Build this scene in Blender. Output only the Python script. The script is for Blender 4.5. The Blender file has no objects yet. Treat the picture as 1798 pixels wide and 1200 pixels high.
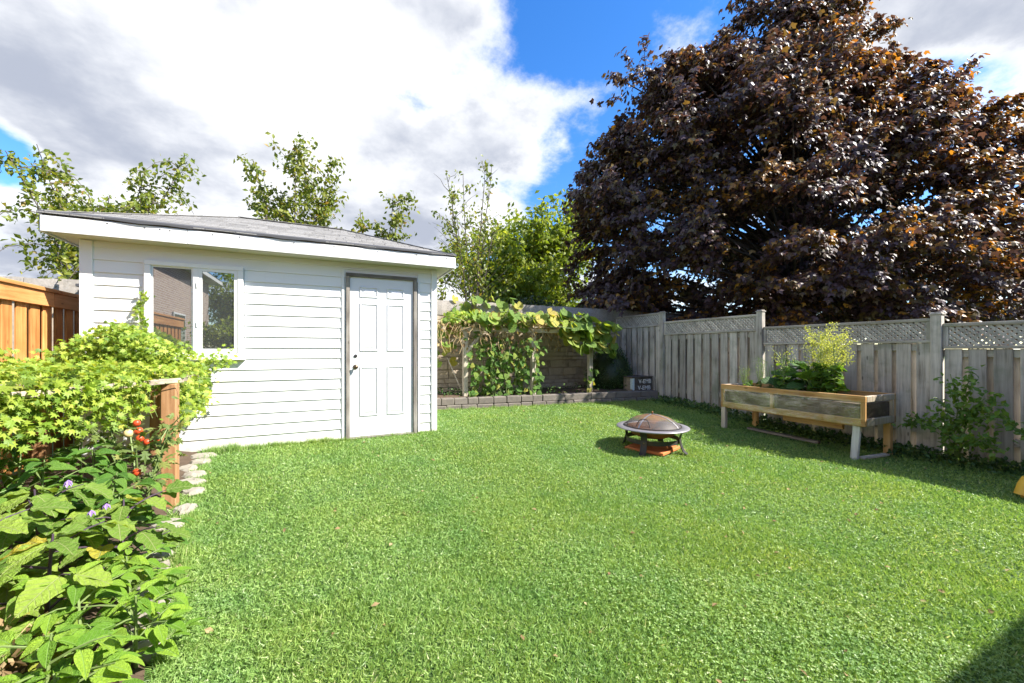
import bpy, bmesh, math, random
import numpy as np
from mathutils import Vector, Matrix

random.seed(11)
rng = np.random.default_rng(11)
R = math.radians
scene = bpy.context.scene
COL = scene.collection

# ------------------------------------------------------------------ camera
cam_d = bpy.data.cameras.new('camera')
cam = bpy.data.objects.new('camera', cam_d)
COL.objects.link(cam)
cam.location = (0, 0, 1.30)
cam.rotation_euler = (R(90), 0, R(-25.4))
cam_d.sensor_width = 36
cam_d.lens = 14.0
cam_d.shift_y = 15 / 1798
cam_d.clip_start = 0.02
cam_d.clip_end = 2000
scene.camera = cam

# ------------------------------------------------------------------ exposure
scene.view_settings.view_transform = 'Standard'
scene.view_settings.look = 'None'
scene.view_settings.exposure = 2.02
scene.view_settings.gamma = 1.0
scene.cycles.use_denoising = True
scene.cycles.max_bounces = 8
scene.cycles.transparent_max_bounces = 12

# ------------------------------------------------------------------ sun
SUN_EL = R(43)
SUN_H = Vector((0.80, -0.60, 0))
SUN = Vector((SUN_H.x * math.cos(SUN_EL), SUN_H.y * math.cos(SUN_EL), math.sin(SUN_EL)))
sd = bpy.data.lights.new('sun', 'SUN')
sd.energy = 3.4
sd.angle = R(0.5)
sd.color = (1.0, 0.955, 0.88)
sun = bpy.data.objects.new('sun', sd)
COL.objects.link(sun)
sun.rotation_euler = (-SUN).to_track_quat('-Z', 'Y').to_euler()
sun.location = (20, -15, 25)


class NT:
    """small node-tree helper"""
    def __init__(s, tree):
        s.t = tree
        tree.nodes.clear()

    def n(s, typ, ins=None, **kw):
        nd = s.t.nodes.new(typ)
        for k, v in kw.items():
            setattr(nd, k, v)
        for k, v in (ins or {}).items():
            sock = nd.inputs[k]
            if isinstance(v, bpy.types.NodeSocket):
                s.t.links.new(v, sock)
            else:
                sock.default_value = v
        return nd

    def math(s, op, a, b=0.0, c=0.0, clamp=False):
        return s.n('ShaderNodeMath', {0: a, 1: b, 2: c}, operation=op, use_clamp=clamp).outputs[0]

    def vmath(s, op, a, b=(0, 0, 0)):
        nd = s.n('ShaderNodeVectorMath', {0: a, 1: b}, operation=op)
        return nd.outputs['Value'] if op in ('DOT_PRODUCT', 'LENGTH') else nd.outputs[0]

    def mapr(s, v, a, b, c=0.0, d=1.0, smooth=True):
        return s.n('ShaderNodeMapRange', {0: v, 1: a, 2: b, 3: c, 4: d}, interpolation_type='SMOOTHSTEP' if smooth else 'LINEAR').outputs[0]

    def mix(s, f, a, b, mode='MIX'):
        nd = s.n('ShaderNodeMix', data_type='RGBA', blend_type=mode)
        for i, v in ((0, f), (6, a), (7, b)):
            if isinstance(v, bpy.types.NodeSocket):
                s.t.links.new(v, nd.inputs[i])
            else:
                nd.inputs[i].default_value = v if i == 0 or len(v) == 4 else (*v, 1)
        return nd.outputs[2]

    def noise(s, vec, scale, detail=4, rough=0.5, out=0):
        return s.n('ShaderNodeTexNoise', {'Vector': vec, 'Scale': scale, 'Detail': detail, 'Roughness': rough}).outputs[out]

    def ramp(s, f, stops):
        nd = s.n('ShaderNodeValToRGB', {0: f})
        el = nd.color_ramp.elements
        while len(el) < len(stops):
            el.new(0.5)
        for e, (p, c) in zip(el, stops):
            e.position = p
            e.color = (*c, 1)
        return nd.outputs[0]


# ------------------------------------------------------------------ sky with broken cloud
world = bpy.data.worlds.new('World')
scene.world = world
world.use_nodes = True
g = NT(world.node_tree)
D = g.n('ShaderNodeTexCoord').outputs['Generated']
sky = g.n('ShaderNodeTexSky', sky_type='NISHITA', sun_disc=False, sun_elevation=SUN_EL,
          sun_rotation=math.atan2(SUN_H.x, SUN_H.y), air_density=1.0, dust_density=0.3, ozone_density=3.0)
blue = g.n('ShaderNodeHueSaturation', {'Hue': 0.508, 'Saturation': 1.32, 'Value': 0.78, 'Color': sky.outputs[0]}).outputs[0]
sep = g.n('ShaderNodeSeparateXYZ', {0: D})
zz = g.math('ADD', g.math('MAXIMUM', sep.outputs[2], 0.0), 0.30)
P = g.n('ShaderNodeCombineXYZ', {0: g.math('DIVIDE', sep.outputs[0], zz), 1: g.math('DIVIDE', sep.outputs[1], zz), 2: 3.7}).outputs[0]
n1 = g.noise(P, 1.9, 11, 0.62)
n2 = g.noise(g.vmath('ADD', P, (2.3, 1.1, 0.0)), 1.15, 7, 0.50)
n3 = g.noise(g.vmath('ADD', P, (0.10, -0.08, 0.4)), 3.2, 8, 0.58)


def sky_dir(u, v):
    f = Vector((math.sin(R(25.4)), math.cos(R(25.4)), 0))
    r = Vector((math.cos(R(25.4)), -math.sin(R(25.4)), 0))
    return (f + r * ((u - 899) / 699.2) + Vector((0, 0, (615 - v) / 699.2))).normalized()


cover = n1
# the large cloud bank to the north-west, the open blue beside the maple, the cloud behind it
for (u, v, inner, outer, w) in ((430, 130, 0.28, 0.86, 0.24), (1100, 110, 0.10, 0.34, -0.24), (1010, 350, 0.03, 0.16, -0.16), (990, 40, 0.02, 0.16, -0.10),
                                (1765, 30, 0.15, 0.29, 0.36), (1650, 230, 0.05, 0.16, -0.26), (1790, 290, 0.03, 0.16, -0.14), (1570, 110, 0.02, 0.10, -0.12),
                                (960, 220, 0.03, 0.15, 0.12), (-10, 266, 0.0, 0.07, -0.28), (1200, 0, 0.02, 0.12, 0.18)):
    c = sky_dir(u, v)
    dist = g.vmath('LENGTH', g.vmath('SUBTRACT', D, tuple(c)))
    cover = g.math('ADD', cover, g.mapr(dist, inner, outer, w, 0.0))
mask = g.mapr(cover, 0.47, 0.635)
thick = g.mapr(cover, 0.53, 0.70)
under = 0.0
for (u, v, inner, outer, w) in ((250, 330, 0.05, 0.30, 0.07), (700, 330, 0.05, 0.30, 0.10), (480, 60, 0.10, 0.55, -0.05), (60, 60, 0.05, 0.30, -0.03), (860, 400, 0.02, 0.12, -0.09)):
    under = g.math('ADD', under, g.mapr(g.vmath('LENGTH', g.vmath('SUBTRACT', D, tuple(sky_dir(u, v)))), inner, outer, w, 0.0))      # darker bases low in the bank
greyf = g.math('MULTIPLY', thick, g.mapr(g.math('ADD', under, g.math('ADD', g.math('MULTIPLY', n2, 0.66), g.math('MULTIPLY', n3, 0.34))), 0.43, 0.62))
cloud = g.mix(greyf, (3.2, 3.23, 3.28), (1.30, 1.42, 1.72))
final = g.mix(mask, blue, cloud)
bg = g.n('ShaderNodeBackground', {'Color': final, 'Strength': 0.10})
g.t.links.new(bg.outputs[0], g.n('ShaderNodeOutputWorld').inputs[0])


# ------------------------------------------------------------------ object helpers
def tag(o, label=None, cat=None, group=None, kind=None):
    if label: o['label'] = label
    if cat: o['category'] = cat
    if group: o['group'] = group
    if kind: o['kind'] = kind
    return o


def wloc(o):
    v = Vector((0, 0, 0))
    while o is not None:
        v += o.location
        o = o.parent
    return v


def thing(name, loc, label, cat, group=None):
    o = bpy.data.objects.new(name, None)
    o.empty_display_size = 0.1
    o.location = loc
    COL.objects.link(o)
    return tag(o, label, cat, group)


def holder(name, loc, parent):
    """an Empty part that carries sub-parts"""
    o = bpy.data.objects.new(name, None)
    o.empty_display_size = 0.05
    o.parent = parent
    o.location = Vector(loc) - wloc(parent)
    COL.objects.link(o)
    return o


def piece(name, mesh, parent, loc, mtx=None, scale=None):
    """an object that shares mesh data"""
    o = bpy.data.objects.new(name, mesh)
    if parent is not None:
        o.parent = parent
        o.location = Vector(loc) - wloc(parent)
    else:
        o.location = loc
    if mtx is not None:
        o.rotation_euler = mtx.to_euler()
    if scale is not None:
        o.scale = scale if hasattr(scale, '__len__') else (scale,) * 3
    COL.objects.link(o)
    return o


class MB:
    def __init__(s):
        s.v, s.f = [], []

    def add(s, vs, fs):
        k = len(s.v)
        s.v += [tuple(p) for p in vs]
        s.f += [tuple(i + k for i in f) for f in fs]
        return s

    def box(s, x0, x1, y0, y1, z0, z1):
        return s.add([(x0, y0, z0), (x1, y0, z0), (x1, y1, z0), (x0, y1, z0), (x0, y0, z1), (x1, y0, z1), (x1, y1, z1), (x0, y1, z1)],
                     [(0, 3, 2, 1), (4, 5, 6, 7), (0, 1, 5, 4), (1, 2, 6, 5), (2, 3, 7, 6), (3, 0, 4, 7)])

    def bar(s, a, b, w, h, up=(0, 0, 1)):
        """rectangular bar from a to b, w across, h along up"""
        a, b = Vector(a), Vector(b)
        d = (b - a).normalized()
        up = Vector(up)
        x = d.cross(up)
        if x.length < 1e-4:
            x = d.cross(Vector((1, 0, 0)))
        x.normalize()
        y = x.cross(d).normalized()
        vs = []
        for p in (a, b):
            for sx, sy in ((-1, -1), (1, -1), (1, 1), (-1, 1)):
                vs.append(p + x * (sx * w / 2) + y * (sy * h / 2))
        return s.add(vs, [(0, 1, 2, 3), (7, 6, 5, 4), (0, 4, 5, 1), (1, 5, 6, 2), (2, 6, 7, 3), (3, 7, 4, 0)])

    def extrude(s, pts, off):
        """closed polygon (3-D points) pushed along off"""
        n = len(pts)
        off = Vector(off)
        vs = [Vector(p) for p in pts] + [Vector(p) + off for p in pts]
        fs = [tuple(range(n - 1, -1, -1)), tuple(range(n, 2 * n))]
        fs += [(i, (i + 1) % n, (i + 1) % n + n, i + n) for i in range(n)]
        return s.add(vs, fs)

    def tube(s, pts, rad, n=6):
        pts = [Vector(p) for p in pts]
        if not hasattr(rad, '__len__'):
            rad = [rad] * len(pts)
        vs, fs = [], []
        prev = None
        for i, p in enumerate(pts):
            d = (pts[min(i + 1, len(pts) - 1)] - pts[max(i - 1, 0)])
            d = d.normalized() if d.length > 1e-9 else Vector((0, 0, 1))
            x = prev - d * prev.dot(d) if prev is not None else d.orthogonal()
            if x.length < 1e-5:
                x = d.orthogonal()
            x.normalize()
            prev = x
            y = d.cross(x)
            for k in range(n):
                a = 2 * math.pi * k / n
                vs.append(p + (x * math.cos(a) + y * math.sin(a)) * rad[i])
        for i in range(len(pts) - 1):
            for k in range(n):
                fs.append((i * n + k, i * n + (k + 1) % n, (i + 1) * n + (k + 1) % n, (i + 1) * n + k))
        fs.append(tuple(range(n - 1, -1, -1)))
        fs.append(tuple(range((len(pts) - 1) * n, len(pts) * n)))
        return s.add(vs, fs)

    def lathe(s, prof, c, n=40):
        vs, fs = [], []
        for r, z in prof:
            for k in range(n):
                a = 2 * math.pi * k / n
                vs.append((c[0] + r * math.cos(a), c[1] + r * math.sin(a), c[2] + z))
        for i in range(len(prof) - 1):
            for k in range(n):
                fs.append((i * n + k, i * n + (k + 1) % n, (i + 1) * n + (k + 1) % n, (i + 1) * n + k))
        return s.add(vs, fs)

    def build(s, name, mat, parent=None, smooth=False, bevel=0.0, origin=None, jitter=0.0):
        a = np.array(s.v, dtype=float)
        lo, hi = a.min(0), a.max(0)
        org = Vector(origin) if origin is not None else Vector(((lo[0] + hi[0]) / 2, (lo[1] + hi[1]) / 2, lo[2]))
        me = bpy.data.meshes.new(name)
        me.from_pydata([tuple(Vector(p) - org) for p in s.v], [], s.f)
        if bevel or jitter:
            bm = bmesh.new()
            bm.from_mesh(me)
            if bevel:
                bmesh.ops.bevel(bm, geom=bm.edges[:], offset=bevel, segments=1, affect='EDGES', clamp_overlap=True)
            if jitter:
                for v in bm.verts:
                    v.co += Vector((random.uniform(-1, 1), random.uniform(-1, 1), random.uniform(-1, 1))) * jitter
            bm.to_mesh(me)
            bm.free()
        me.materials.append(mat)
        if smooth:
            me.polygons.foreach_set('use_smooth', [True] * len(me.polygons))
        me.update()
        o = bpy.data.objects.new(name, me)
        o.location = org - (wloc(parent) if parent is not None else Vector((0, 0, 0)))
        o.parent = parent
        COL.objects.link(o)
        return o


def np_mesh(name, verts, faces, mat, rnd=None, smooth=False):
    """faces: (M,3) or (M,4) int array"""
    me = bpy.data.meshes.new(name)
    k = faces.shape[1]
    me.vertices.add(len(verts))
    me.vertices.foreach_set('co', np.ascontiguousarray(verts, dtype=np.float32).ravel())
    me.loops.add(faces.size)
    me.loops.foreach_set('vertex_index', np.ascontiguousarray(faces, dtype=np.int32).ravel())
    me.polygons.add(len(faces))
    me.polygons.foreach_set('loop_start', np.arange(0, faces.size, k, dtype=np.int32))
    me.polygons.foreach_set('use_smooth', np.full(len(faces), smooth))
    if rnd is not None:
        at = me.attributes.new('rnd', 'FLOAT', 'POINT')
        at.data.foreach_set('value', np.ascontiguousarray(rnd, dtype=np.float32))
    me.materials.append(mat)
    me.update(calc_edges=True)
    return me


def link_mesh(name, me, parent=None, origin=(0, 0, 0)):
    o = bpy.data.objects.new(name, me)
    o.parent = parent
    o.location = Vector(origin) - (wloc(parent) if parent is not None else Vector((0, 0, 0)))
    COL.objects.link(o)
    return o


def norm(a):
    return a / np.maximum(np.linalg.norm(a, axis=-1, keepdims=True), 1e-9)


def scatter(name, tmpl, pos, tip, nrm, size, mat, rnd, parent=None, origin=(0, 0, 0), widths=None):
    """one mesh of many leaves: template (verts, tris), leaf y axis along tip, z along nrm"""
    tv, tf = tmpl
    y = norm(tip)
    x = norm(np.cross(y, nrm))
    z = np.cross(x, y)
    size = np.broadcast_to(size, (len(pos),))
    wx = size if widths is None else widths
    V = (pos[:, None, :] + tv[None, :, 0:1] * x[:, None, :] * wx[:, None, None] + tv[None, :, 1:2] * y[:, None, :] * size[:, None, None]
         + tv[None, :, 2:3] * z[:, None, :] * size[:, None, None])
    F = tf[None] + (np.arange(len(pos)) * len(tv))[:, None, None]
    V = V.reshape(-1, 3) - np.array(origin)
    me = np_mesh(name, V, F.reshape(-1, tf.shape[1]), mat, np.repeat(rnd, len(tv)))
    return link_mesh(name, me, parent, origin)


# ---- leaf templates: x across, y base->tip, z up
def blade_tmpl(rows, wfun, fold=0.12, droop=0.2, wavy=0.0, cols=1):
    vs, fs = [], []
    nc = 2 * cols + 1
    for i in range(rows + 1):
        t = i / rows
        w = wfun(t)
        zc = -droop * t * t
        for c in range(-cols, cols + 1):
            u = c / cols
            z = zc + fold * w * abs(u) ** 1.3 + wavy * math.sin(t * 19 + (0 if u < 0 else 1.9)) * u * u
            if cols > 1 and 0 < abs(u) < 1:
                z += .022 * math.sin(t * 2 * math.pi * 5) + .02
            vs.append((u * w, t + (0.05 * abs(u) if cols > 1 and t < 1 else 0), z))
    for i in range(rows):
        for c in range(nc - 1):
            a_, b_ = i * nc + c, (i + 1) * nc + c
            fs += [(a_, a_ + 1, b_ + 1), (a_, b_ + 1, b_)]
    return np.array(vs, float), np.array(fs, int)


def fan_tmpl(outline, cup=0.1, center=(0, 0.28)):
    n = len(outline)
    vs = [(center[0], center[1], 0)]
    for (x, y) in outline:
        r = math.hypot(x - center[0], y - center[1])
        vs.append((x, y, cup * r * r * 3))
    fs = [(0, 1 + i, 1 + (i + 1) % n) for i in range(n)]
    return np.array(vs, float), np.array(fs, int)


def radial(rfun, n, a0=-90.0, cy=0.4):
    pts = []
    for i in range(n):
        a = R(a0) + 2 * math.pi * i / n
        r = rfun(a)
        pts.append((r * math.cos(a), cy + r * math.sin(a)))
    return pts


OVATE = blade_tmpl(2, lambda t: (0.02, 0.30, 0.0)[int(round(t * 2))], 0.25, 0.15)
MAPLE = fan_tmpl([(0.0, 0.0), (0.31, 0.0), (0.54, 0.42), (0.23, 0.50), (0.0, 1.0), (-0.23, 0.50), (-0.54, 0.42), (-0.31, 0.0)], -0.18)
PALM = fan_tmpl([(0.0, 0.02), (0.22, -0.08), (0.20, 0.14), (0.48, 0.20), (0.24, 0.36), (0.40, 0.66), (0.12, 0.52), (0.0, 0.95),
                 (-0.12, 0.52), (-0.40, 0.66), (-0.24, 0.36), (-0.48, 0.20), (-0.20, 0.14), (-0.22, -0.08)], -0.08)


def heart_r(a):
    base = (math.degrees(a) + 90) % 360
    notch = math.exp(-((min(base, 360 - base)) / 18.0) ** 2)
    return 0.5 * (1 + 0.05 * math.sin(5 * a)) * (1 - 0.62 * notch)


HEART = fan_tmpl(radial(heart_r, 20), 0.16, (0, 0.3))
BEAN = blade_tmpl(4, lambda t: 0.40 * math.sin(math.pi * min(1, t ** 0.62)) + 0.01, 0.25, 0.25)
PEPPER = blade_tmpl(7, lambda t: 0.27 * math.sin(math.pi * t ** 0.75) * (1 - 0.25 * t) + 0.010, 0.42, 0.34, 0.012, 2)
EGG = blade_tmpl(16, lambda t: 0.36 * math.sin(math.pi * min(t, .995) ** 0.72) ** 0.9 * (1 + 0.12 * math.sin(t * 19 + .6)) + 0.010, 0.22, 0.34, 0.035, 2)
TOM = fan_tmpl([(0, 0), (0.18, 0.10), (0.10, 0.24), (0.34, 0.30), (0.14, 0.46), (0.26, 0.66), (0.08, 0.66), (0, 1.0),
                (-0.08, 0.66), (-0.26, 0.66), (-0.14, 0.46), (-0.34, 0.30), (-0.10, 0.24), (-0.18, 0.10)], -0.15)
CHARD = blade_tmpl(7, lambda t: 0.34 * math.sin(math.pi * t ** 1.2) + 0.03, 0.3, 0.35, 0.05, 2)


# ------------------------------------------------------------------ materials
def new_mat(name):
    m = bpy.data.materials.new(name)
    m.use_nodes = True
    return m, NT(m.node_tree)


def finish(g, shader):
    g.t.links.new(shader, g.n('ShaderNodeOutputMaterial').inputs[0])


def bump(g, h, strength=0.3, dist=0.01):
    return g.n('ShaderNodeBump', {'Height': h, 'Strength': strength, 'Distance': dist}).outputs[0]


def obj_coord(g, shift=True):
    c = g.n('ShaderNodeTexCoord').outputs['Object']
    if not shift:
        return c
    r = g.n('ShaderNodeObjectInfo').outputs['Random']
    off = g.n('ShaderNodeCombineXYZ', {0: g.math('MULTIPLY', r, 37.0), 1: g.math('MULTIPLY', r, 91.0), 2: g.math('MULTIPLY', r, 53.0)}).outputs[0]
    return g.vmath('ADD', c, off)


def wood(name, ca, cb, cc, axis=2, rough=0.75, per=0.25, stain=None, stain_amt=0.0):
    """weathered timber: grain runs along the object's axis; per = tone change from board to board"""
    m, g = new_mat(name)
    co = obj_coord(g)
    sc = [28.0, 28.0, 28.0]
    sc[axis] = 1.6
    st = g.vmath('MULTIPLY', co, tuple(sc))
    gr = g.noise(st, 1.0, 6, 0.62)
    big = g.noise(co, 3.1, 3, 0.55)
    sc2 = [90.0, 90.0, 90.0]
    sc2[axis] = 3.0
    fine = g.noise(g.vmath('MULTIPLY', co, tuple(sc2)), 1.0, 3, 0.6)
    f = g.math('ADD', g.math('MULTIPLY', gr, 0.65), g.math('MULTIPLY', big, 0.35))
    col = g.ramp(f, [(0.33, cc), (0.47, ca), (0.62, cb)])
    rnd = g.n('ShaderNodeObjectInfo').outputs['Random']
    tone = g.mapr(rnd, 0, 1, 1 - per, 1 + per, smooth=False)
    col = g.mix(1.0, col, g.n('ShaderNodeCombineColor', {0: tone, 1: tone, 2: tone}).outputs[0], 'MULTIPLY')
    kn = g.n('ShaderNodeTexVoronoi', {'Vector': g.vmath('MULTIPLY', co, tuple(3.0 if i == axis else 9.0 for i in range(3))), 'Scale': 1.0}).outputs['Distance']
    col = g.mix(g.mapr(kn, 0.05, 0.11, 0.65, 0.0), col, tuple(c * 0.35 for c in cc))
    if stain:
        sm = g.mapr(g.noise(g.vmath('ADD', co, (5, 9, 2)), 2.3, 5, 0.6), 0.5, 0.68, 0, stain_amt)
        col = g.mix(sm, col, stain)
    b = g.n('ShaderNodeBsdfPrincipled', {'Base Color': col, 'Roughness': rough, 'Specular IOR Level': 0.25,
                                         'Normal': bump(g, g.math('ADD', gr, g.math('MULTIPLY', fine, 0.5)), 0.45, 0.004)})
    finish(g, b.outputs[0])
    return m


def plain(name, col, rough=0.6, metal=0.0, var=0.12, scale=6.0, bump_s=0.1, bump_scale=60.0, spec=0.4, dirt=None, dirt_amt=0.3):
    m, g = new_mat(name)
    co = obj_coord(g)
    n = g.noise(co, scale, 5, 0.6)
    c = g.mix(n, tuple(x * (1 - var) for x in col), tuple(min(1, x * (1 + var)) for x in col))
    if dirt:
        c = g.mix(g.mapr(g.noise(g.vmath('ADD', co, (3, 1, 7)), scale * 0.6, 7, 0.65), 0.48, 0.7, 0, dirt_amt), c, dirt)
    b = g.n('ShaderNodeBsdfPrincipled', {'Base Color': c, 'Roughness': rough, 'Metallic': metal, 'Specular IOR Level': spec,
                                         'Normal': bump(g, g.noise(co, bump_scale, 4, 0.6), bump_s, 0.004)})
    finish(g, b.outputs[0])
    return m


def leafm(name, stops, src='rnd', trans=0.35, tcol=(1.3, 1.25, 0.5), rough=0.45, spec=0.4, vein=0.0, vcol=(0.3, 0.4, 0.12), vfreq=9.0):
    """leaf: colour chosen by the leaf's own random value; light comes through from behind"""
    m, g = new_mat(name)
    if src == 'rnd':
        f = g.n('ShaderNodeAttribute', attribute_name='rnd').outputs['Fac']
    else:
        f = g.n('ShaderNodeObjectInfo').outputs['Random']
    co = g.n('ShaderNodeTexCoord').outputs['Object']
    col = g.ramp(f, stops)
    nz = g.noise(co, 7.0 if src != 'rnd' else 2.5, 3, 0.5)
    col = g.mix(1.0, col, g.mix(nz, (0.72, 0.76, 0.72), (1.25, 1.2, 1.2)), 'MULTIPLY')
    normal = None
    if vein:
        s = g.n('ShaderNodeSeparateXYZ', {0: co})
        ax = g.math('ABSOLUTE', s.outputs[0])
        mid = g.mapr(ax, 0.006, 0.022, 1.0, 0.0)
        ph = g.math('FRACT', g.math('SUBTRACT', g.math('MULTIPLY', s.outputs[1], vfreq), g.math('MULTIPLY', ax, vfreq * 0.9)))
        side = g.mapr(g.math('ABSOLUTE', g.math('SUBTRACT', ph, 0.5)), 0.04, 0.13, 0.6, 0.0)
        v = g.math('MAXIMUM', mid, side)
        col = g.mix(g.math('MULTIPLY', v, vein), col, vcol)
        normal = bump(g, g.math('SUBTRACT', g.math('MULTIPLY', g.noise(co, 13, 3), 1.2), v), 0.55, 0.03)
        col = g.mix(1.0, col, g.mix(g.noise(g.vmath('ADD', co, (4, 2, 1)), 4.0, 4, .6), (0.62, 0.68, 0.6), (1.28, 1.22, 1.2)), 'MULTIPLY')
    ins = {'Base Color': col, 'Roughness': rough, 'Specular IOR Level': spec}
    if normal:
        ins['Normal'] = normal
    a = g.n('ShaderNodeBsdfPrincipled', ins)
    t = g.n('ShaderNodeBsdfTranslucent', {'Color': g.mix(1.0, col, tcol, 'MULTIPLY')})
    mx = g.n('ShaderNodeMixShader', {0: trans, 1: a.outputs[0], 2: t.outputs[0]})
    finish(g, mx.outputs[0])
    return m


M = {}
M['vinyl'] = plain('white_vinyl', (0.68, 0.68, 0.665), 0.45, var=0.03, scale=2.0, bump_s=0.04, bump_scale=30, dirt=(0.62, 0.61, 0.55), dirt_amt=0.18)
m, g = new_mat('white_vinyl')
co = obj_coord(g)
po = g.n('ShaderNodeNewGeometry').outputs['Position']
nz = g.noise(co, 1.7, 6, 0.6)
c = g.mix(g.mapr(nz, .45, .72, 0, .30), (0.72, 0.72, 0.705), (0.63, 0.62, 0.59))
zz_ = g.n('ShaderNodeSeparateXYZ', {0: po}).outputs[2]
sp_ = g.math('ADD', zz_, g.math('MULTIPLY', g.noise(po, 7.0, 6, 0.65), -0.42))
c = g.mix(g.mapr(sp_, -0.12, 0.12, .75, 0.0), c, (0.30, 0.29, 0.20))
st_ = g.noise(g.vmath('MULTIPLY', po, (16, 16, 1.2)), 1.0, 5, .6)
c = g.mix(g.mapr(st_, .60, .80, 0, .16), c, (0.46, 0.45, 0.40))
b = g.n('ShaderNodeBsdfPrincipled', {'Base Color': c, 'Roughness': .45, 'Specular IOR Level': .4, 'Normal': bump(g, g.noise(g.vmath('MULTIPLY', po, (2.2, 2.2, 9)), 1.0, 3, .5), .35, .012)})
finish(g, b.outputs[0])
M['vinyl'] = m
M['white_paint'] = plain('white_paint', (0.66, 0.65, 0.63), 0.5, var=0.04, scale=3, bump_s=0.12, dirt=(0.55, 0.53, 0.47), dirt_amt=0.25)
M['fascia'] = wood('worn_white_fascia', (0.66, 0.65, 0.63), (0.72, 0.71, 0.69), (0.50, 0.48, 0.44), 0, 0.55, 0.03, (0.55, 0.52, 0.46), 0.35)
M['door_paint'] = plain('door_paint', (0.66, 0.665, 0.68), 0.35, var=0.02, scale=2, bump_s=0.03, dirt=(0.6, 0.6, 0.58), dirt_amt=0.12)
M['soffit'] = plain('soffit_board', (0.55, 0.52, 0.44), 0.7, var=0.1)
M['grey_wood'] = wood('stripped_grey_wood', (0.16, 0.14, 0.12), (0.27, 0.25, 0.22), (0.07, 0.06, 0.05), 2)
M['grey_wood_x'] = wood('stripped_grey_wood_across', (0.16, 0.14, 0.12), (0.27, 0.25, 0.22), (0.07, 0.06, 0.05), 0)
M['fence'] = wood('weathered_fence', (0.41, 0.365, 0.31), (0.54, 0.485, 0.42), (0.18, 0.152, 0.122), 2, 0.85, 0.33, (0.20, 0.215, 0.15), 0.6)
M['fence_y'] = wood('weathered_fence_rail', (0.385, 0.34, 0.28), (0.50, 0.45, 0.375), (0.175, 0.148, 0.115), 1, 0.85, 0.15, (0.21, 0.24, 0.16), 0.5)
M['lattice'] = wood('weathered_lattice', (0.37, 0.34, 0.295), (0.49, 0.455, 0.40), (0.21, 0.185, 0.155), 2, 0.85, 0.18)
M['cedar'] = wood('new_cedar', (0.45, 0.20, 0.06), (0.57, 0.29, 0.10), (0.29, 0.11, 0.028), 2, 0.6, 0.2)
M['cedar_y'] = wood('new_cedar_rail', (0.46, 0.21, 0.068), (0.57, 0.285, 0.105), (0.31, 0.125, 0.035), 1, 0.6, 0.12)
M['brown_post'] = wood('brown_post', (0.30, 0.155, 0.07), (0.42, 0.24, 0.12), (0.16, 0.075, 0.03), 2, 0.7, 0.15)
M['old_rail'] = wood('old_trellis_rail', (0.27, 0.22, 0.17), (0.38, 0.32, 0.25), (0.12, 0.09, 0.065), 1, 0.85, 0.2)
M['trellis'] = wood('pale_trellis_wood', (0.36, 0.315, 0.25), (0.48, 0.43, 0.35), (0.2, 0.165, 0.12), 2, 0.85, 0.15)
M['trellis_x'] = wood('pale_trellis_beam', (0.38, 0.33, 0.26), (0.5, 0.45, 0.36), (0.2, 0.165, 0.12), 0, 0.85, 0.15)
M['pine_y'] = wood('planter_rail', (0.42, 0.225, 0.075), (0.52, 0.32, 0.14), (0.22, 0.10, 0.03), 1, 0.7, 0.2, (0.30, 0.25, 0.19), 0.7)
M['pine_z'] = wood('planter_post', (0.50, 0.29, 0.11), (0.60, 0.39, 0.18), (0.28, 0.13, 0.04), 2, 0.7, 0.2)
M['pine_grey'] = wood('planter_old_leg', (0.44, 0.36, 0.27), (0.54, 0.46, 0.37), (0.25, 0.18, 0.12), 2, 0.75, 0.1)
M['peeling'] = wood('peeling_white_leg', (0.60, 0.58, 0.55), (0.72, 0.70, 0.68), (0.26, 0.23, 0.2), 2, 0.75, 0.05)
M['dark_wood'] = wood('dark_box_board', (0.085, 0.07, 0.06), (0.13, 0.11, 0.095), (0.04, 0.034, 0.03), 0, 0.8, 0.1)
M['ply'] = wood('tan_box_board', (0.24, 0.185, 0.135), (0.31, 0.245, 0.185), (0.15, 0.11, 0.075), 1, 0.8, 0.1)
M['soil'] = plain('soil', (0.075, 0.05, 0.032), 0.95, var=0.5, scale=14, bump_s=0.9, bump_scale=25)
M['stone'] = plain('edging_stone', (0.27, 0.245, 0.205), 0.85, var=0.25, scale=9, bump_s=0.5, bump_scale=22, dirt=(0.22, 0.19, 0.14), dirt_amt=0.6)
M['block'] = plain('retaining_block', (0.165, 0.142, 0.12), 0.9, var=0.3, scale=10, bump_s=0.7, bump_scale=35, dirt=(0.10, 0.09, 0.075), dirt_amt=0.7)
M['wall_stone'] = plain('cast_wall_stone', (0.41, 0.335, 0.25), 0.9, var=0.25, scale=5, bump_s=0.8, bump_scale=18, dirt=(0.11, 0.085, 0.06), dirt_amt=0.7)
M['wall_cap'] = plain('aggregate_cap', (0.30, 0.27, 0.235), 0.95, var=0.5, scale=34, bump_s=1.0, bump_scale=42, dirt=(0.20, 0.17, 0.14), dirt_amt=0.55)
M['pier'] = plain('tan_pier', (0.40, 0.32, 0.22), 0.9, var=0.2, scale=8)
M['dark_metal'] = plain('dark_steel', (0.045, 0.043, 0.042), 0.55, 0.4, var=0.3, bump_s=0.15, dirt=(0.13, 0.06, 0.03), dirt_amt=0.35)
M['rim'] = plain('pit_rim', (0.30, 0.29, 0.31), 0.45, 0.6, var=0.15, scale=9, dirt=(0.25, 0.2, 0.18), dirt_amt=0.4)
M['rust'] = plain('rusty_steel', (0.23, 0.10, 0.04), 0.8, 0.2, var=0.4, scale=12, bump_s=0.3, dirt=(0.08, 0.045, 0.03), dirt_amt=0.6)
M['terracotta'] = plain('terracotta', (0.55, 0.17, 0.05), 0.8, var=0.2, scale=9, bump_s=0.2)
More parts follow.
